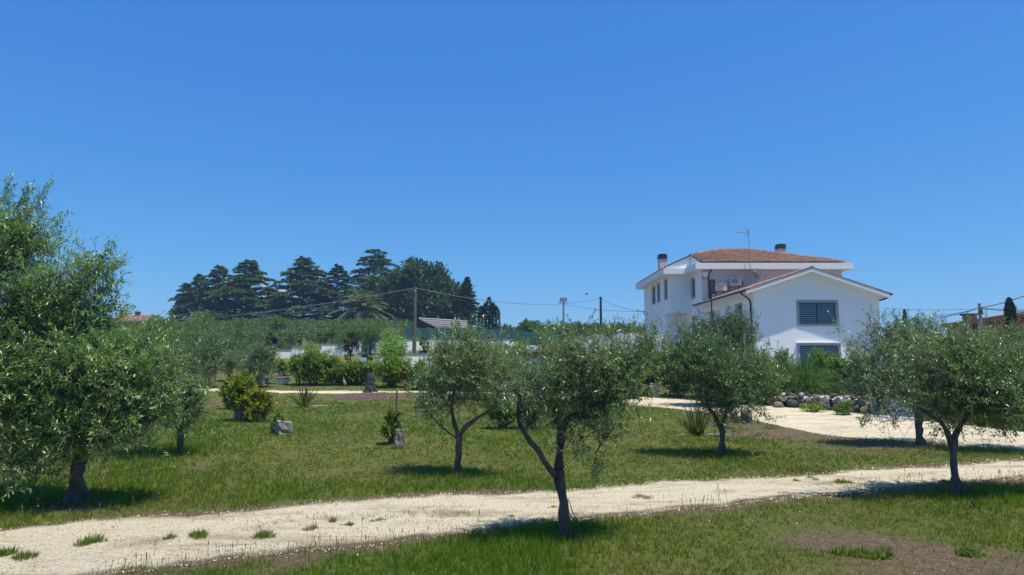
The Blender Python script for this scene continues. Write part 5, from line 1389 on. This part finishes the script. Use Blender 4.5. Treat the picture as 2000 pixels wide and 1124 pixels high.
# stones
def stone(px, py, w, h, mat, label, seed, name='stone', cat='stone', d=None):
    b_ = ground(px, py); s = b_.y / 1300
    me = rock_mesh(seed, mat, name); o = bpy.data.objects.new(name, me); C.objects.link(o)
    o.location = (b_.x, b_.y + .1, b_.z + h * s * .42); o.scale = (w * s * .58, (d or w) * s * .5, h * s * .62); o.rotation_euler = (0, 0, seed * 1.3)
    return tag(o, label, cat)
stone(463, 824, 20, 30, 'rock_grey', 'grey stone at the foot of the tall yellow-green bush', 31)
stone(1323, 776, 14, 13, 'rock_pale', 'pale pointed stone left among the dark shrubs', 32)
stone(1365, 780, 14, 14, 'rock_grey', 'rounded grey stone under the grey-green bush', 33)
stone(1302, 776, 10, 9, 'rock_pale', 'small pale stone beside the stacked stones', 34)
stone(1462, 827, 26, 34, 'rock_grey', 'standing grey stone right of the round olive trunk', 35)
stone(1456, 830, 8, 7, 'rock_pale', 'little white stone at the foot of the standing stone', 36)
stone(672, 755, 8, 15, 'rock_pale', 'white upright stone under the hedge', 37)
# cut stone block with two tones and a rough upright block
def block(px, py, w, h, label, rz, mat, lean=0, cat='stone block', rough=.05):
    b_ = ground(px, py); s = b_.y / 1300; w *= s; h *= s
    g = Geo(); g.prism([(-w * .5, -w * .4, -.03), (w * .5, -w * .4, -.03), (w * .45, w * .4, -.03), (-w * .5, w * .42, -.03)], (lean * h, 0, h + .03))
    o = g.build('stone_block', mat, None, tuple(b_)); o.rotation_euler.z = rz
    bm_ = bmesh.new(); bm_.from_mesh(o.data); bmesh.ops.subdivide_edges(bm_, edges=bm_.edges[:], cuts=3, use_grid_fill=True); r_ = np.random.default_rng(int(px))
    for v_ in bm_.verts: v_.co += Vector(r_.normal(0, rough * w, 3)) * (1.0 if v_.co.z > 0 else .3)
    bm_.to_mesh(o.data); bm_.free()
    return tag(o, label, cat)
block(556, 849, 26, 25, 'pale cut stone block lying on the lawn beside a seedling', R(38), 'concrete', -.12)
block(780, 877, 17, 36, 'rough upright stone block beside the thin grey stake', R(12), 'rock_grey')
mid(541, 846, 800, 34, 90, CIT + DKG, 'small yellow-green seedling beside the pale stone block', 7, Lp=5)
mid(768, 868, 797, 44, 230, DKG + HED, 'little dark green shrub at the upright stone block', 8, Lp=5, Wp=3)
b_ = ground(771, 868); zt = at(771, 764, b_.y).z - b_.z
g = Geo(); g.tube([(0, 0, -.2), (0.0, 0, zt)], .022, 7); o = g.build('stake', 'pole_wood', None, (b_.x, b_.y + .15, b_.z)); tag(o, 'thin grey wooden stake beside the upright stone block', 'stake')
# spiky plants
SPK = [(.20, .19, .06), (.13, .14, .05), (.27, .22, .08), (.10, .12, .045)]
for px, py, pt, w, lb, s in ((595, 796, 752, 62, 'yellowish spiky plant on the lawn near the far drive', 1), (1362, 851, 785, 70, 'spiky plant by the drive left of the round olive', 2)):
    b_ = ground(px, py); h = at(px, pt, b_.y).z - b_.z
    blade_plant(b_, 95, h * 1.05, h * .8, SPK, lb, 180 + s, bw=.045 if s == 1 else .04, lean=.50, droop=.15, dead=5)
# burnt stump on its mound
b_ = ground(722, 767); s = b_.y / 1300; h = at(722, 729, b_.y).z - b_.z
root = empty('tree_stump', b_, 'tall burnt tree stump beside the far drive', 'tree stump')
rs = np.random.default_rng(8); g = Geo(); K = 9
pts = [(rs.normal(0, .015), 0, -.1 + (h + .1) * k / K) for k in range(K + 1)]; rr_ = [.27, .23, .20, .19, .185, .19, .18, .185, .17, .13]
g.tube(pts, rr_, 12); o = g.build('trunk', 'stump_wood', root); 
for v in o.data.vertices: 
    a = math.atan2(v.co.y, v.co.x); k = 1 + .16 * math.sin(3 * a + 1) + .10 * math.sin(7 * a + v.co.z * 3); v.co.x *= k; v.co.y *= k
for k in range(5):
    a = k * 1.3; g = Geo(); g.tube([(math.cos(a) * .18, math.sin(a) * .18, .22), (math.cos(a) * .32, math.sin(a) * .32, .02), (math.cos(a) * .45, math.sin(a) * .45, -.06)], [.07, .05, .02], 6); g.build('root', 'stump_wood', root)
c_ = ground(728, 775); g = Geo(); n = 22
g.v.append((0, 0, .16)); 
for ring, (r, z) in enumerate(((.5, .12), (1.05, .05), (1.6, -.05))):
    for k in range(n):
        a = 2 * PI * k / n; q_ = r * (1 + .14 * math.sin(3 * a + ring)) ; g.v.append((math.cos(a) * q_ * 1.25, math.sin(a) * q_ * .8, z * (1 + rs.normal(0, .3))))
for k in range(n): g.f.append((0, 1 + k, 1 + (k + 1) % n))
for ring in range(2):
    for k in range(n): q2_ = (k + 1) % n; g.f.append((1 + ring * n + k, 1 + (ring + 1) * n + k, 1 + (ring + 1) * n + q2_, 1 + ring * n + q2_))
tag(g.build('soil_mound', 'soil_mound', None, (c_.x, c_.y, c_.z), smooth=True), kind='structure')
# stack of pale stones at the drive
b_ = ground(1279, 776); s = b_.y / 1300; root = empty('stone_stack', b_, 'short pillar of stacked white stones at the edge of the drive', 'stone stack')
for k in range(6):
    g = Geo(); w = .21 * (1 - k * .015); g.box(-w + rs.normal(0, .02), w + rs.normal(0, .02), -.16, .16, -.045, .045); o = g.build('stone', ['rock_pale', 'concrete'][k % 3 == 2], root, (rs.normal(0, .015), 0, .045 + k * .096), bevel=.02); o.rotation_euler.z = rs.normal(0, .12)
# pale concrete block with sloping top and a kerb
A = ground(1742, 818); Yk = A.y + .25
root = empty('concrete_upstand', (at(1728, 800, Yk).x, Yk, T(at(1728, 800, Yk).x, Yk)), 'blue-grey concrete upstand with sloping top beside the drive', 'concrete upstand')
ob = Vector(root.location); P_ = [at(px, py, Yk) - ob for px, py in ((1735, 818), (1790, 818), (1786, 806), (1762, 788), (1728, 785))]; P_[0].z = P_[1].z = -.15
g = Geo(); g.prism(P_, (0, .9, 0)); g.build('block', 'concrete_blue', root, bevel=.015)
g = Geo(); a_ = at(1728, 784, Yk) - ob; b2 = at(1762, 787, Yk) - ob; g.prism([a_, b2, b2 + Vector((0, .9, 0)), a_ + Vector((0, .9, 0))], (0, 0, .05)); g.build('coping', 'white_wall', root)
K0, K1 = ground(1690, 815), ground(1789, 822)
g = Geo(); d = (K1 - K0); n_ = Vector((-d.y, d.x, 0)).normalized() * .12
g.prism([K0 - Vector((0, 0, .1)), K1 - Vector((0, 0, .1)), K1 - Vector((0, 0, .1)) + n_, K0 - Vector((0, 0, .1)) + n_], (0, 0, .17)); o = g.build('kerb', 'white_wall', None, (0, 0, 0), bevel=.01); tag(o, 'low white kerb along the far edge of the drive', 'kerb')
# low white-sided slab table at the left, pale boxes, fence rails in the hedge
a_ = ground(540, 750); root = empty('slab_bench', a_, 'low white block with grey slab top on the grass left of the hedge', 'bench')
g = Geo(); g.box(.05, .62, -.25, .25, -.1, .26); g.build('support', 'white_wall', root); g = Geo(); g.box(-.95, -.5, -.25, .25, -.1, .26); g.build('support', 'white_wall', root); g = Geo(); g.box(-1.1, .68, -.32, .32, .262, .34); g.build('slab', 'concrete', root, bevel=.01)
for px, pt, pb, Y, lb in ((487, 700, 716, 33.2, 'small pale blue box half hidden in the round olive'), (708, 699, 710, 38.5, 'small pale blue-grey box beside the cone-shaped bush')):
    q_ = at(px, pt, Y); gz = T(q_.x, Y); root = empty('meter_box', (q_.x, Y, gz), lb, 'box'); h = q_.z - gz
    g = Geo(); g.box(-.22, .22, -.12, .12, h - .42, h); g.build('casing', 'blue_paint', root, bevel=.02); g = Geo(); g.box(-.16, .16, -.135, -.121, h - .36, h - .06); g.build('door', 'white_metal', root)
    g = Geo(); g.box(-.05, .05, -.05, .05, -.3, h - .425); g.build('post', 'galvanised', root)
a_ = ground(640, 752); root = empty('rail_fence', a_, 'short weathered white rail fence inside the hedge', 'fence')
for k in range(4): g = Geo(); g.box(-.03, .03, -.03, .03, -.1, .5 - .04 * k); g.build('post', 'concrete', root, ((-.5 + k * .42), -.25, 0))
for z in (.2, .42): g = Geo(); g.box(-.62, .95, -.3, -.28, z, z + .05); g.build('rail', 'concrete', root, (0, .0, 0))
# pale board at the right edge
a_ = at(1976, 684, 12.5); b2 = at(2150, 806, 12.5); gz = T(b2.x, 12.5); root = empty('leaning_board', (b2.x, 12.5, gz), 'pale weathered board sloping down behind the rightmost olive leaves', 'board')
ob = Vector(root.location); g = Geo(); g.prism([a_ - ob, b2 - ob, b2 - ob - Vector((0, 0, .17)), a_ - ob - Vector((.05, 0, .17))], (0, .05, 0)); g.build('board', 'rock_pale', root, bevel=.01)
c2 = a_.lerp(b2, .45) - ob; g = Geo(); g.box(c2.x - .05, c2.x + .04, .06, .14, -.2, c2.z - .02); g.build('post', 'pole_wood', root)

# ------------------------------------------------------------------ the near olives
def LP(b, px, py, dy=0): q_ = at(px, py, b.y + dy) - b; return (q_.x, q_.y, q_.z)
def lobes_px(b, specs):
    out = []
    for (px, py, rx, rz, dy) in specs:
        s_ = (b.y + dy) / 1300; out.append((LP(b, px, py, dy), (rx * s_, (rx + rz) / 2 * s_ * .95, rz * s_)))
    return out
# central olive, leaning, forked low
b_ = ground(1108, 1052)
olive(b_, [([(0, 0, 0), LP(b_, 1102, 1000), LP(b_, 1094, 940), LP(b_, 1092, 912)], .066, .060),
           ([LP(b_, 1091, 935), LP(b_, 1072, 915, -.05), LP(b_, 1050, 880, -.12), LP(b_, 1025, 845, -.18), LP(b_, 1012, 812, -.2), LP(b_, 1016, 775, -.2), LP(b_, 1003, 762, -.2)], .040, .022),
           ([LP(b_, 1092, 915), LP(b_, 1093, 875), LP(b_, 1098, 835), LP(b_, 1112, 818), LP(b_, 1138, 812), LP(b_, 1175, 806, .1), LP(b_, 1197, 780, .15), LP(b_, 1212, 745, .15), LP(b_, 1250, 728, .2)], .052, .024),
           ([LP(b_, 1096, 850), LP(b_, 1085, 800, .1), LP(b_, 1092, 740, .1)], .03, .014)],
      lobes_px(b_, [(1200, 735, 62, 60, .1), (1150, 700, 58, 50, 0), (1230, 690, 45, 40, .15), (1100, 720, 45, 52, .2), (1150, 790, 62, 34, .0), (1035, 735, 32, 42, -.25), (1075, 785, 38, 42, .1), (1178, 850, 26, 26, .0), (1165, 905, 12, 14, 0), (1130, 858, 22, 24, -.15)]),
      690, 'foreground olive with leaning trunk forking low at the gravel track', 501, L=.055, W=.0115,
      extra=[(LP(b_, 1062, 700, .1), LP(b_, 1068, 624, .1)), (LP(b_, 1270, 690, .1), LP(b_, 1282, 620, .1)), (LP(b_, 1255, 690, .1), LP(b_, 1268, 640, .1)), (LP(b_, 1190, 660, .1), LP(b_, 1193, 628, .1)), (LP(b_, 1170, 900), LP(b_, 1160, 935))])
# left middle olive
b_ = ground(895, 928)
olive(b_, [([(0, 0, 0), LP(b_, 895, 890), LP(b_, 897, 850)], .062, .058),
           ([LP(b_, 896, 855), LP(b_, 888, 828), LP(b_, 882, 800, .1), LP(b_, 890, 750, .1), LP(b_, 900, 715, .1), LP(b_, 878, 712, .1)], .042, .02),
           ([LP(b_, 898, 852), LP(b_, 912, 832, -.1), LP(b_, 940, 812, -.15), LP(b_, 962, 800, -.15), LP(b_, 975, 775, -.15)], .046, .024),
           ([LP(b_, 893, 858), LP(b_, 868, 838, .1), LP(b_, 843, 815, .2)], .02, .010)],
      lobes_px(b_, [(880, 735, 62, 52, .1), (925, 700, 55, 48, 0), (870, 680, 34, 34, .2), (975, 730, 40, 52, -.1), (855, 780, 42, 28, .2), (945, 770, 40, 30, .1), (830, 745, 26, 34, 0), (905, 655, 30, 22, .1)]),
      760, 'olive left of the foreground one, trunk forked with three limbs', 502, L=.06, W=.013, per=14, clump=.13)
# round dark olive
b_ = ground(1410, 890)
olive(b_, [([(0, 0, 0), LP(b_, 1410, 860), LP(b_, 1408, 832)], .072, .066),
           ([LP(b_, 1407, 838), LP(b_, 1396, 812), LP(b_, 1380, 788), LP(b_, 1385, 760, .1)], .045, .022),
           ([LP(b_, 1409, 834), LP(b_, 1420, 800, .1), LP(b_, 1440, 760, .1)], .045, .02)],
      lobes_px(b_, [(1395, 720, 82, 54, 0), (1440, 760, 66, 52, 0), (1345, 700, 50, 42, .2), (1470, 715, 46, 42, .2), (1425, 800, 46, 28, 0), (1390, 675, 46, 28, .1), (1320, 680, 22, 26, 0), (1405, 765, 50, 36, 0)]),
      1300, 'dense round olive with short dark trunk in the middle right', 503, L=.058, W=.017, per=13, pal=[(.092, .170, .044), (.074, .140, .040), (.118, .195, .054), (.10, .155, .066)], clump=.15,
      extra=[(LP(b_, 1478, 800), LP(b_, 1514, 825)), (LP(b_, 1490, 720), LP(b_, 1500, 662)), (LP(b_, 1340, 690), LP(b_, 1338, 640))])
# right olive
b_ = ground(1868, 968)
olive(b_, [([(0, 0, 0), LP(b_, 1866, 930), LP(b_, 1861, 890), LP(b_, 1861, 860)], .070, .066),
           ([LP(b_, 1858, 868), LP(b_, 1845, 835, -.1), LP(b_, 1815, 808, -.2), LP(b_, 1785, 790, -.25), LP(b_, 1762, 768, -.3)], .044, .020),
           ([LP(b_, 1862, 865), LP(b_, 1872, 838, .1), LP(b_, 1900, 800, .1), LP(b_, 1930, 770, .1)], .046, .022)],
      lobes_px(b_, [(1870, 740, 95, 70, 0), (1930, 760, 75, 70, .1), (1960, 700, 60, 55, .2), (1800, 720, 62, 55, -.2), (1880, 680, 70, 38, .1), (1960, 790, 60, 42, 0), (1735, 745, 42, 45, -.3), (1850, 800, 50, 30, 0), (1720, 790, 22, 30, -.3), (2020, 750, 60, 70, .2)]),
      2100, 'large spreading olive on the right beside the track, Y-shaped trunk', 504, L=.056, W=.0125, per=15, clump=.13,
      extra=[(LP(b_, 1690, 810, -.3), LP(b_, 1685, 832, -.3)), (LP(b_, 1755, 790, -.3), LP(b_, 1745, 838, -.3)), (LP(b_, 1660, 690, -.3), LP(b_, 1632, 622, -.3)), (LP(b_, 1690, 720, -.3), LP(b_, 1652, 655, -.3))])
# olive behind it
b_ = ground(1798, 870)
olive(b_, [([(0, 0, 0), LP(b_, 1795, 840), LP(b_, 1792, 800)], .085, .075),
           ([LP(b_, 1792, 805), LP(b_, 1770, 760), LP(b_, 1740, 720)], .05, .022), ([LP(b_, 1793, 802), LP(b_, 1800, 740, .2), LP(b_, 1795, 680, .2)], .05, .022)],
      lobes_px(b_, [(1745, 690, 62, 58, 0), (1800, 660, 55, 46, .1), (1770, 740, 70, 50, 0), (1700, 730, 40, 55, 0), (1790, 625, 26, 24, .1), (1840, 700, 50, 50, .2), (1735, 645, 30, 26, 0), (1680, 700, 24, 34, 0)]),
      1150, 'tall dark olive behind the right one, near the drive edge', 505, L=.062, W=.018, per=13, pal=OLIVE_D, clump=.16)
# olive against the villa
b_ = ground(1438, 800); b_ = Vector((at(1425, 750, 24).x, 24, T(7.8, 24)))
olive(b_, [([(0, 0, 0), (.05, 0, .5), (.0, 0, .95)], .11, .09), ([(0, 0, .9), (-.5, 0, 1.5), (-.6, 0, 2.2)], .05, .025), ([(0, 0, .9), (.4, .1, 1.5), (.5, 0, 2.3)], .05, .025)],
      lobes_px(b_, [(1420, 660, 54, 44, 0), (1452, 685, 36, 50, 0), (1380, 648, 38, 30, .2), (1436, 634, 34, 24, .1), (1395, 690, 44, 36, 0), (1345, 650, 26, 20, .2)]),
      1700, 'rounded dark olive standing right against the villa wing', 506, L=.075, W=.024, per=12, pal=[(.060, .095, .048), (.072, .112, .058), (.050, .080, .042), (.09, .13, .07)], clump=.2, slen=.42)
# far right olive mass
b_ = Vector((at(2075, 800, 13.2).x, 13.2, 0))
olive(b_, [([(0, 0, 0), (.05, 0, .5), (.0, 0, .9)], .09, .08), ([(0, 0, .9), (-.5, 0, 1.3), (-.8, 0, 1.8)], .05, .025), ([(0, 0, .9), (.5, .1, 1.5), (.9, 0, 2.0)], .05, .025)],
      lobes_px(b_, [(1960, 680, 66, 40, 0), (2040, 700, 70, 55, 0), (1925, 720, 40, 45, 0), (1900, 665, 36, 26, .2), (2000, 740, 60, 40, 0)]),
      800, 'pale green olive behind the right one at the picture edge', 507, L=.062, W=.018, per=13, clump=.16, pal=[(.08, .125, .05), (.10, .145, .06), (.065, .10, .045)])
# large left olive in front
b_ = ground(146, 982)
olive(b_, [([(0, 0, 0), LP(b_, 148, 950), LP(b_, 152, 910), LP(b_, 158, 870)], .105, .085),
           ([LP(b_, 157, 880), LP(b_, 120, 850, -.2), LP(b_, 70, 845, -.3), LP(b_, 10, 800, -.4)], .05, .025),
           ([LP(b_, 158, 875), LP(b_, 200, 862, -.1), LP(b_, 235, 855, -.1), LP(b_, 290, 810, -.1)], .05, .022),
           ([LP(b_, 156, 872), LP(b_, 130, 780, .1), LP(b_, 90, 660, .1), LP(b_, 40, 520, .1)], .06, .02),
           ([LP(b_, 158, 872), LP(b_, 180, 760, .2), LP(b_, 190, 650, .2)], .055, .02),
           ([LP(b_, 120, 780), LP(b_, 20, 720, .2), LP(b_, -60, 600, .2), LP(b_, -60, 480, .2)], .05, .02)],
      lobes_px(b_, [(60, 640, 110, 90, 0), (150, 700, 120, 80, -.1), (30, 760, 120, 90, -.2), (240, 740, 95, 80, -.1), (310, 740, 60, 75, 0), (140, 800, 130, 60, -.2), (20, 480, 80, 75, .1), (40, 405, 45, 45, .1), (130, 560, 80, 60, 0), (185, 530, 45, 38, 0), (-80, 620, 110, 130, 0), (-100, 760, 110, 90, 0), (-60, 480, 70, 90, 0), (120, 860, 100, 34, -.2), (30, 870, 60, 34, -.3), (225, 850, 50, 26, -.1), (60, 905, 70, 26, -.4), (290, 820, 44, 34, -.1), (-40, 890, 60, 40, -.4), (165, 620, 60, 50, .1), (210, 500, 20, 16, 0)]),
      5200, 'very large near olive filling the left side of the picture', 508, L=.066, W=.0155, per=15, sec=8, clump=.14, shell=.5,
      pal=[(.150, .250, .070), (.122, .212, .062), (.195, .300, .088), (.100, .175, .058), (.220, .310, .110)],
      extra=[(LP(b_, 75, 420, .1), LP(b_, 95, 352, .1)), (LP(b_, 15, 400, .1), LP(b_, 14, 345, .1)), (LP(b_, 190, 540, 0), LP(b_, 222, 462, 0)), (LP(b_, 205, 540, 0), LP(b_, 250, 500, 0)), (LP(b_, 50, 400, .1), LP(b_, 52, 358, .1)), (LP(b_, 90, 520, 0), LP(b_, 125, 455, 0)), (LP(b_, 200, 560, 0), LP(b_, 240, 545, 0)), (LP(b_, 270, 690, 0), LP(b_, 288, 620, 0))])
# second olive at left, behind
b_ = ground(352, 890)
olive(b_, [([(0, 0, 0), LP(b_, 352, 860), LP(b_, 354, 830)], .062, .055), ([LP(b_, 354, 835), LP(b_, 330, 780), LP(b_, 310, 730)], .04, .02), ([LP(b_, 354, 835), LP(b_, 370, 780), LP(b_, 365, 730)], .04, .02)],
      lobes_px(b_, [(335, 745, 52, 58, 0), (365, 790, 34, 38, 0), (310, 700, 48, 42, .2), (325, 665, 24, 28, .2), (370, 730, 32, 42, 0), (295, 770, 46, 50, .1), (348, 818, 38, 24, 0)]),
      900, 'olive with thin trunk tucked behind the large left one', 509, L=.06, W=.017, per=13, clump=.15,
      pal=[(.105, .175, .050), (.125, .200, .060), (.085, .145, .046)], extra=[(LP(b_, 330, 660), LP(b_, 338, 610)), (LP(b_, 305, 660), LP(b_, 308, 622)), (LP(b_, 345, 670), LP(b_, 392, 630))])

# ------------------------------------------------------------------ grass and weeds
tall = []
for px, py, r_, m_ in ((1108, 1052, 1.1, .9), (1868, 968, 1.3, .8), (895, 928, .8, .8), (1410, 890, 1.2, .8), (146, 985, 1.6, .6), (1798, 870, 1.3, .7), (320, 885, 1.0, 1.2)):
    v = ground(px, py); tall.append((v.x, v.y, r_, m_))
grass('lawn_grass', 150000, 4.6, 46, .052, .0075, 1, per=5, tall=tall)
grass('lawn_clover', 60000, 4.6, 30, .028, .016, 2, per=3, pal=[(.10, .16, .03), (.08, .135, .028), (.13, .175, .045)], tall=tall)
# dry stems along the track edges
rng = np.random.default_rng(21); n = 4200
x = rng.uniform(-9, 12, n); e = rng.random(n) < .62
y = np.where(e, lerp_line(lo1, x) + rng.normal(-.03, .20, n), lerp_line(up1, x) + rng.normal(.03, .12, n)); k = (fbm(x, y, .8, 2) > .44) & (y > 4.3); x, y = x[k], y[k]; n = len(x)
h = rng.uniform(.025, .10, n) * np.where(rng.random(n) < .07, 2.6, 1); az = rng.uniform(0, 6.28, n); tl_ = np.abs(rng.normal(.15, .2, n))
B = np.stack([x, y, terrain(x, y)], 1); d = np.stack([np.cos(az) * np.sin(tl_), np.sin(az) * np.sin(tl_), np.cos(tl_)], 1); s = np.stack([np.cos(az + 1), np.sin(az + 1), az * 0], 1)
V = np.stack([B - s * .002, B + s * .002, B + d * h[:, None] + s * .0015, B + d * h[:, None] - s * .0015], 1); H1 = B + d * (h * .8)[:, None]
V2 = np.stack([H1 - s * .001, H1 + d * .02 + s * .006, H1 + d * (h * .3)[:, None], H1 + d * .02 - s * .006], 1)
V = np.concatenate([V, V2]).reshape(-1, 3)
tag(npmesh('dry_grass_stems', V, np.arange(len(V)).reshape(-1, 4), 'grass_blade', col=colours(n * 2, [(.30, .23, .12), (.22, .17, .09), (.26, .16, .10), (.13, .14, .06)], rng, 4, .15)), kind='stuff')
# weeds growing on the track, one by one
def weed(px, py, w, h, label, seed, pal=((.085, .13, .03), (.12, .15, .05), (.06, .10, .025)), dry=.0, broad=False):
    b_ = ground(px, py); s_ = b_.y / 1300; rng = np.random.default_rng(seed); n = int(170 + w * 14); Wd = w * s_ / 2; hh = h * s_
    a = rng.uniform(0, 6.28, n); r = np.sqrt(rng.random(n)) * Wd
    P = np.stack([np.cos(a) * r, np.sin(a) * r * .8, np.full(n, .0)], 1)
    kc = rng.normal(0, .45, (7, 2)) * Wd; ki = rng.integers(0, 7, n); P[:, :2] = P[:, :2] * .38 + kc[ki]; hv = rng.uniform(.45, 1.3, 7)[ki]
    D = unit(np.stack([np.cos(a) * (r / Wd) * .9, np.sin(a) * (r / Wd) * .9, np.full(n, .9)], 1) + rng.normal(0, .25, (n, 3))); D[:, 2] = np.abs(D[:, 2])
    L_ = hh * .75 * hv * rng.uniform(.3, 1.25, n) * (1.1 - .5 * r / Wd); W_ = np.where(rng.random(n) < .3, .009, .0045) * (2.0 if broad else 1)
    V, F = leaf_arrays(P, D, L_, W_, rng, up=.2, fold=.05)
    o = npmesh('weed_tuft', V, F, 'grass_blade', None, tuple(b_), col=np.repeat(np.clip(colours(n, list(pal), rng), .004, 1), 4, 0))
    return tag(o, label, 'weed', 'weed tufts on the gravel track')
DRYP = ((.32, .26, .13), (.24, .21, .10), (.16, .19, .06))
for i, (px, py, w, h, lb, dr) in enumerate((
    (388, 1050, 38, 24, 'round green tuft on the track below the big left olive', 0), (178, 1062, 52, 24, 'wide green tuft in the middle of the track at left', 0), (16, 1086, 40, 30, 'tuft at the left edge of the picture on the track', 0),
    (55, 1092, 46, 24, 'tuft second from the left edge on the track', 0), (516, 1050, 50, 20, 'spreading star-like tuft on the track left of centre', 0), (686, 1030, 26, 12, 'small low tuft on the track left of the foreground olive', 0),
    (650, 1022, 14, 18, 'small brownish tuft on the track, upright', 1), (608, 1036, 30, 12, 'brown flat tuft right of the star-like tuft', 1), (330, 1055, 18, 18, 'thin dry tuft left of the round green tuft', 1),
    (1255, 974, 36, 12, 'faint dry patch of grass on the track right of the foreground olive', 1), (1080, 994, 22, 8, 'short green patch on the track just left of the leaning trunk', 0), (1645, 945, 30, 16, 'green tuft on the right half of the track', 0),
    (1590, 938, 26, 10, 'small tuft on the track, left of another at right', 0), (1555, 942, 16, 8, 'tiny tuft on the track right of centre', 0), (742, 1020, 30, 10, 'low sprawling weed on the track near the centre', 0), (1000, 1012, 16, 8, 'tiny weed on the track left of the leaning trunk', 0),
    (1499, 838, 26, 14, 'yellowish grass tuft at the edge of the drive', 1), (1690, 1088, 70, 26, 'broad dark green tuft in the bare brown patch', 0), (1890, 1085, 50, 18, 'leafy tuft right of the bare brown patch', 0), (1850, 945, 26, 12, 'small tuft on the track near the right olive', 1))):
    weed(px, py, w, h, lb, 700 + i, pal=DRYP if dr else ((.13, .20, .04), (.19, .235, .07), (.09, .15, .03), (.28, .25, .12)), broad=(i >= 17))
# small shoot and prop at the foreground olive
b_ = ground(1127, 1050); g = Geo(); g.tube([(0, 0, -.03), LP(b_, 1128, 1018), LP(b_, 1118, 1000), LP(b_, 1110, 975)], [.009, .007, .005, .004], 5); g.tube([LP(b_, 1127, 1020), LP(b_, 1112, 1003)], .004, 4)
tag(g.build('twig', 'bark', None, tuple(b_)), 'thin bare twig standing against the leaning foreground trunk', 'twig')
v = ground(1912, 995); g = Geo(); g.tube([LP(v, 1915, 1003), LP(v, 1896, 978)], .011, 6); tag(g.build('rod', 'black_metal', None, tuple(v)), 'short dark rod leaning in the grass right of the right olive trunk', 'rod')
# daisies and a red flower
rng = np.random.default_rng(3); n = 60; V = []; 
y = 5.5 + 14 * rng.random(n) ** 1.3; x = rng.uniform(-.85, .85, n) * y; k = ~in_path(x, y, up1, lo1, .1) & ~in_path(x, y, up2, lo2, .1) & (fbm(x, y, .7, 2) > .5); x, y = x[k], y[k]; n = len(x)
z = terrain(x, y) + rng.uniform(.05, .09, n); r = .007 * np.clip(y / 9, .9, 1.6)
V = np.stack([np.stack([x + np.cos(k_ * PI / 3) * r, y + np.sin(k_ * PI / 3) * r, z + .003 * np.sin(k_)], 1) for k_ in range(6)], 1).reshape(-1, 3)
tag(npmesh('daisies', V, np.arange(n * 6).reshape(-1, 6), 'gravel_stone', col=colours(n, [(.75, .75, .70), (.70, .65, .30)], rng, 6, .05)), kind='stuff')
b_ = ground(71, 1003); root = empty('poppy', b_, 'single red poppy in the grass under the large left olive', 'flower')
g = Geo(); g.tube([(0, 0, -.02), (.01, 0, .15)], .003, 4); g.build('stem', 'twig', root)
MATS['poppy'] = plain('poppy', (.55, .04, .03), (.4, .03, .02), 20, .5, 0)
g = Geo()
for k in range(4):
    a = k * PI / 2; g.poly([(.01, 0, .145), (.01 + .03 * math.cos(a - .6), .03 * math.sin(a - .6), .168), (.01 + .036 * math.cos(a), .036 * math.sin(a), .172), (.01 + .03 * math.cos(a + .6), .03 * math.sin(a + .6), .168)])
g.build('petals', 'poppy', root)
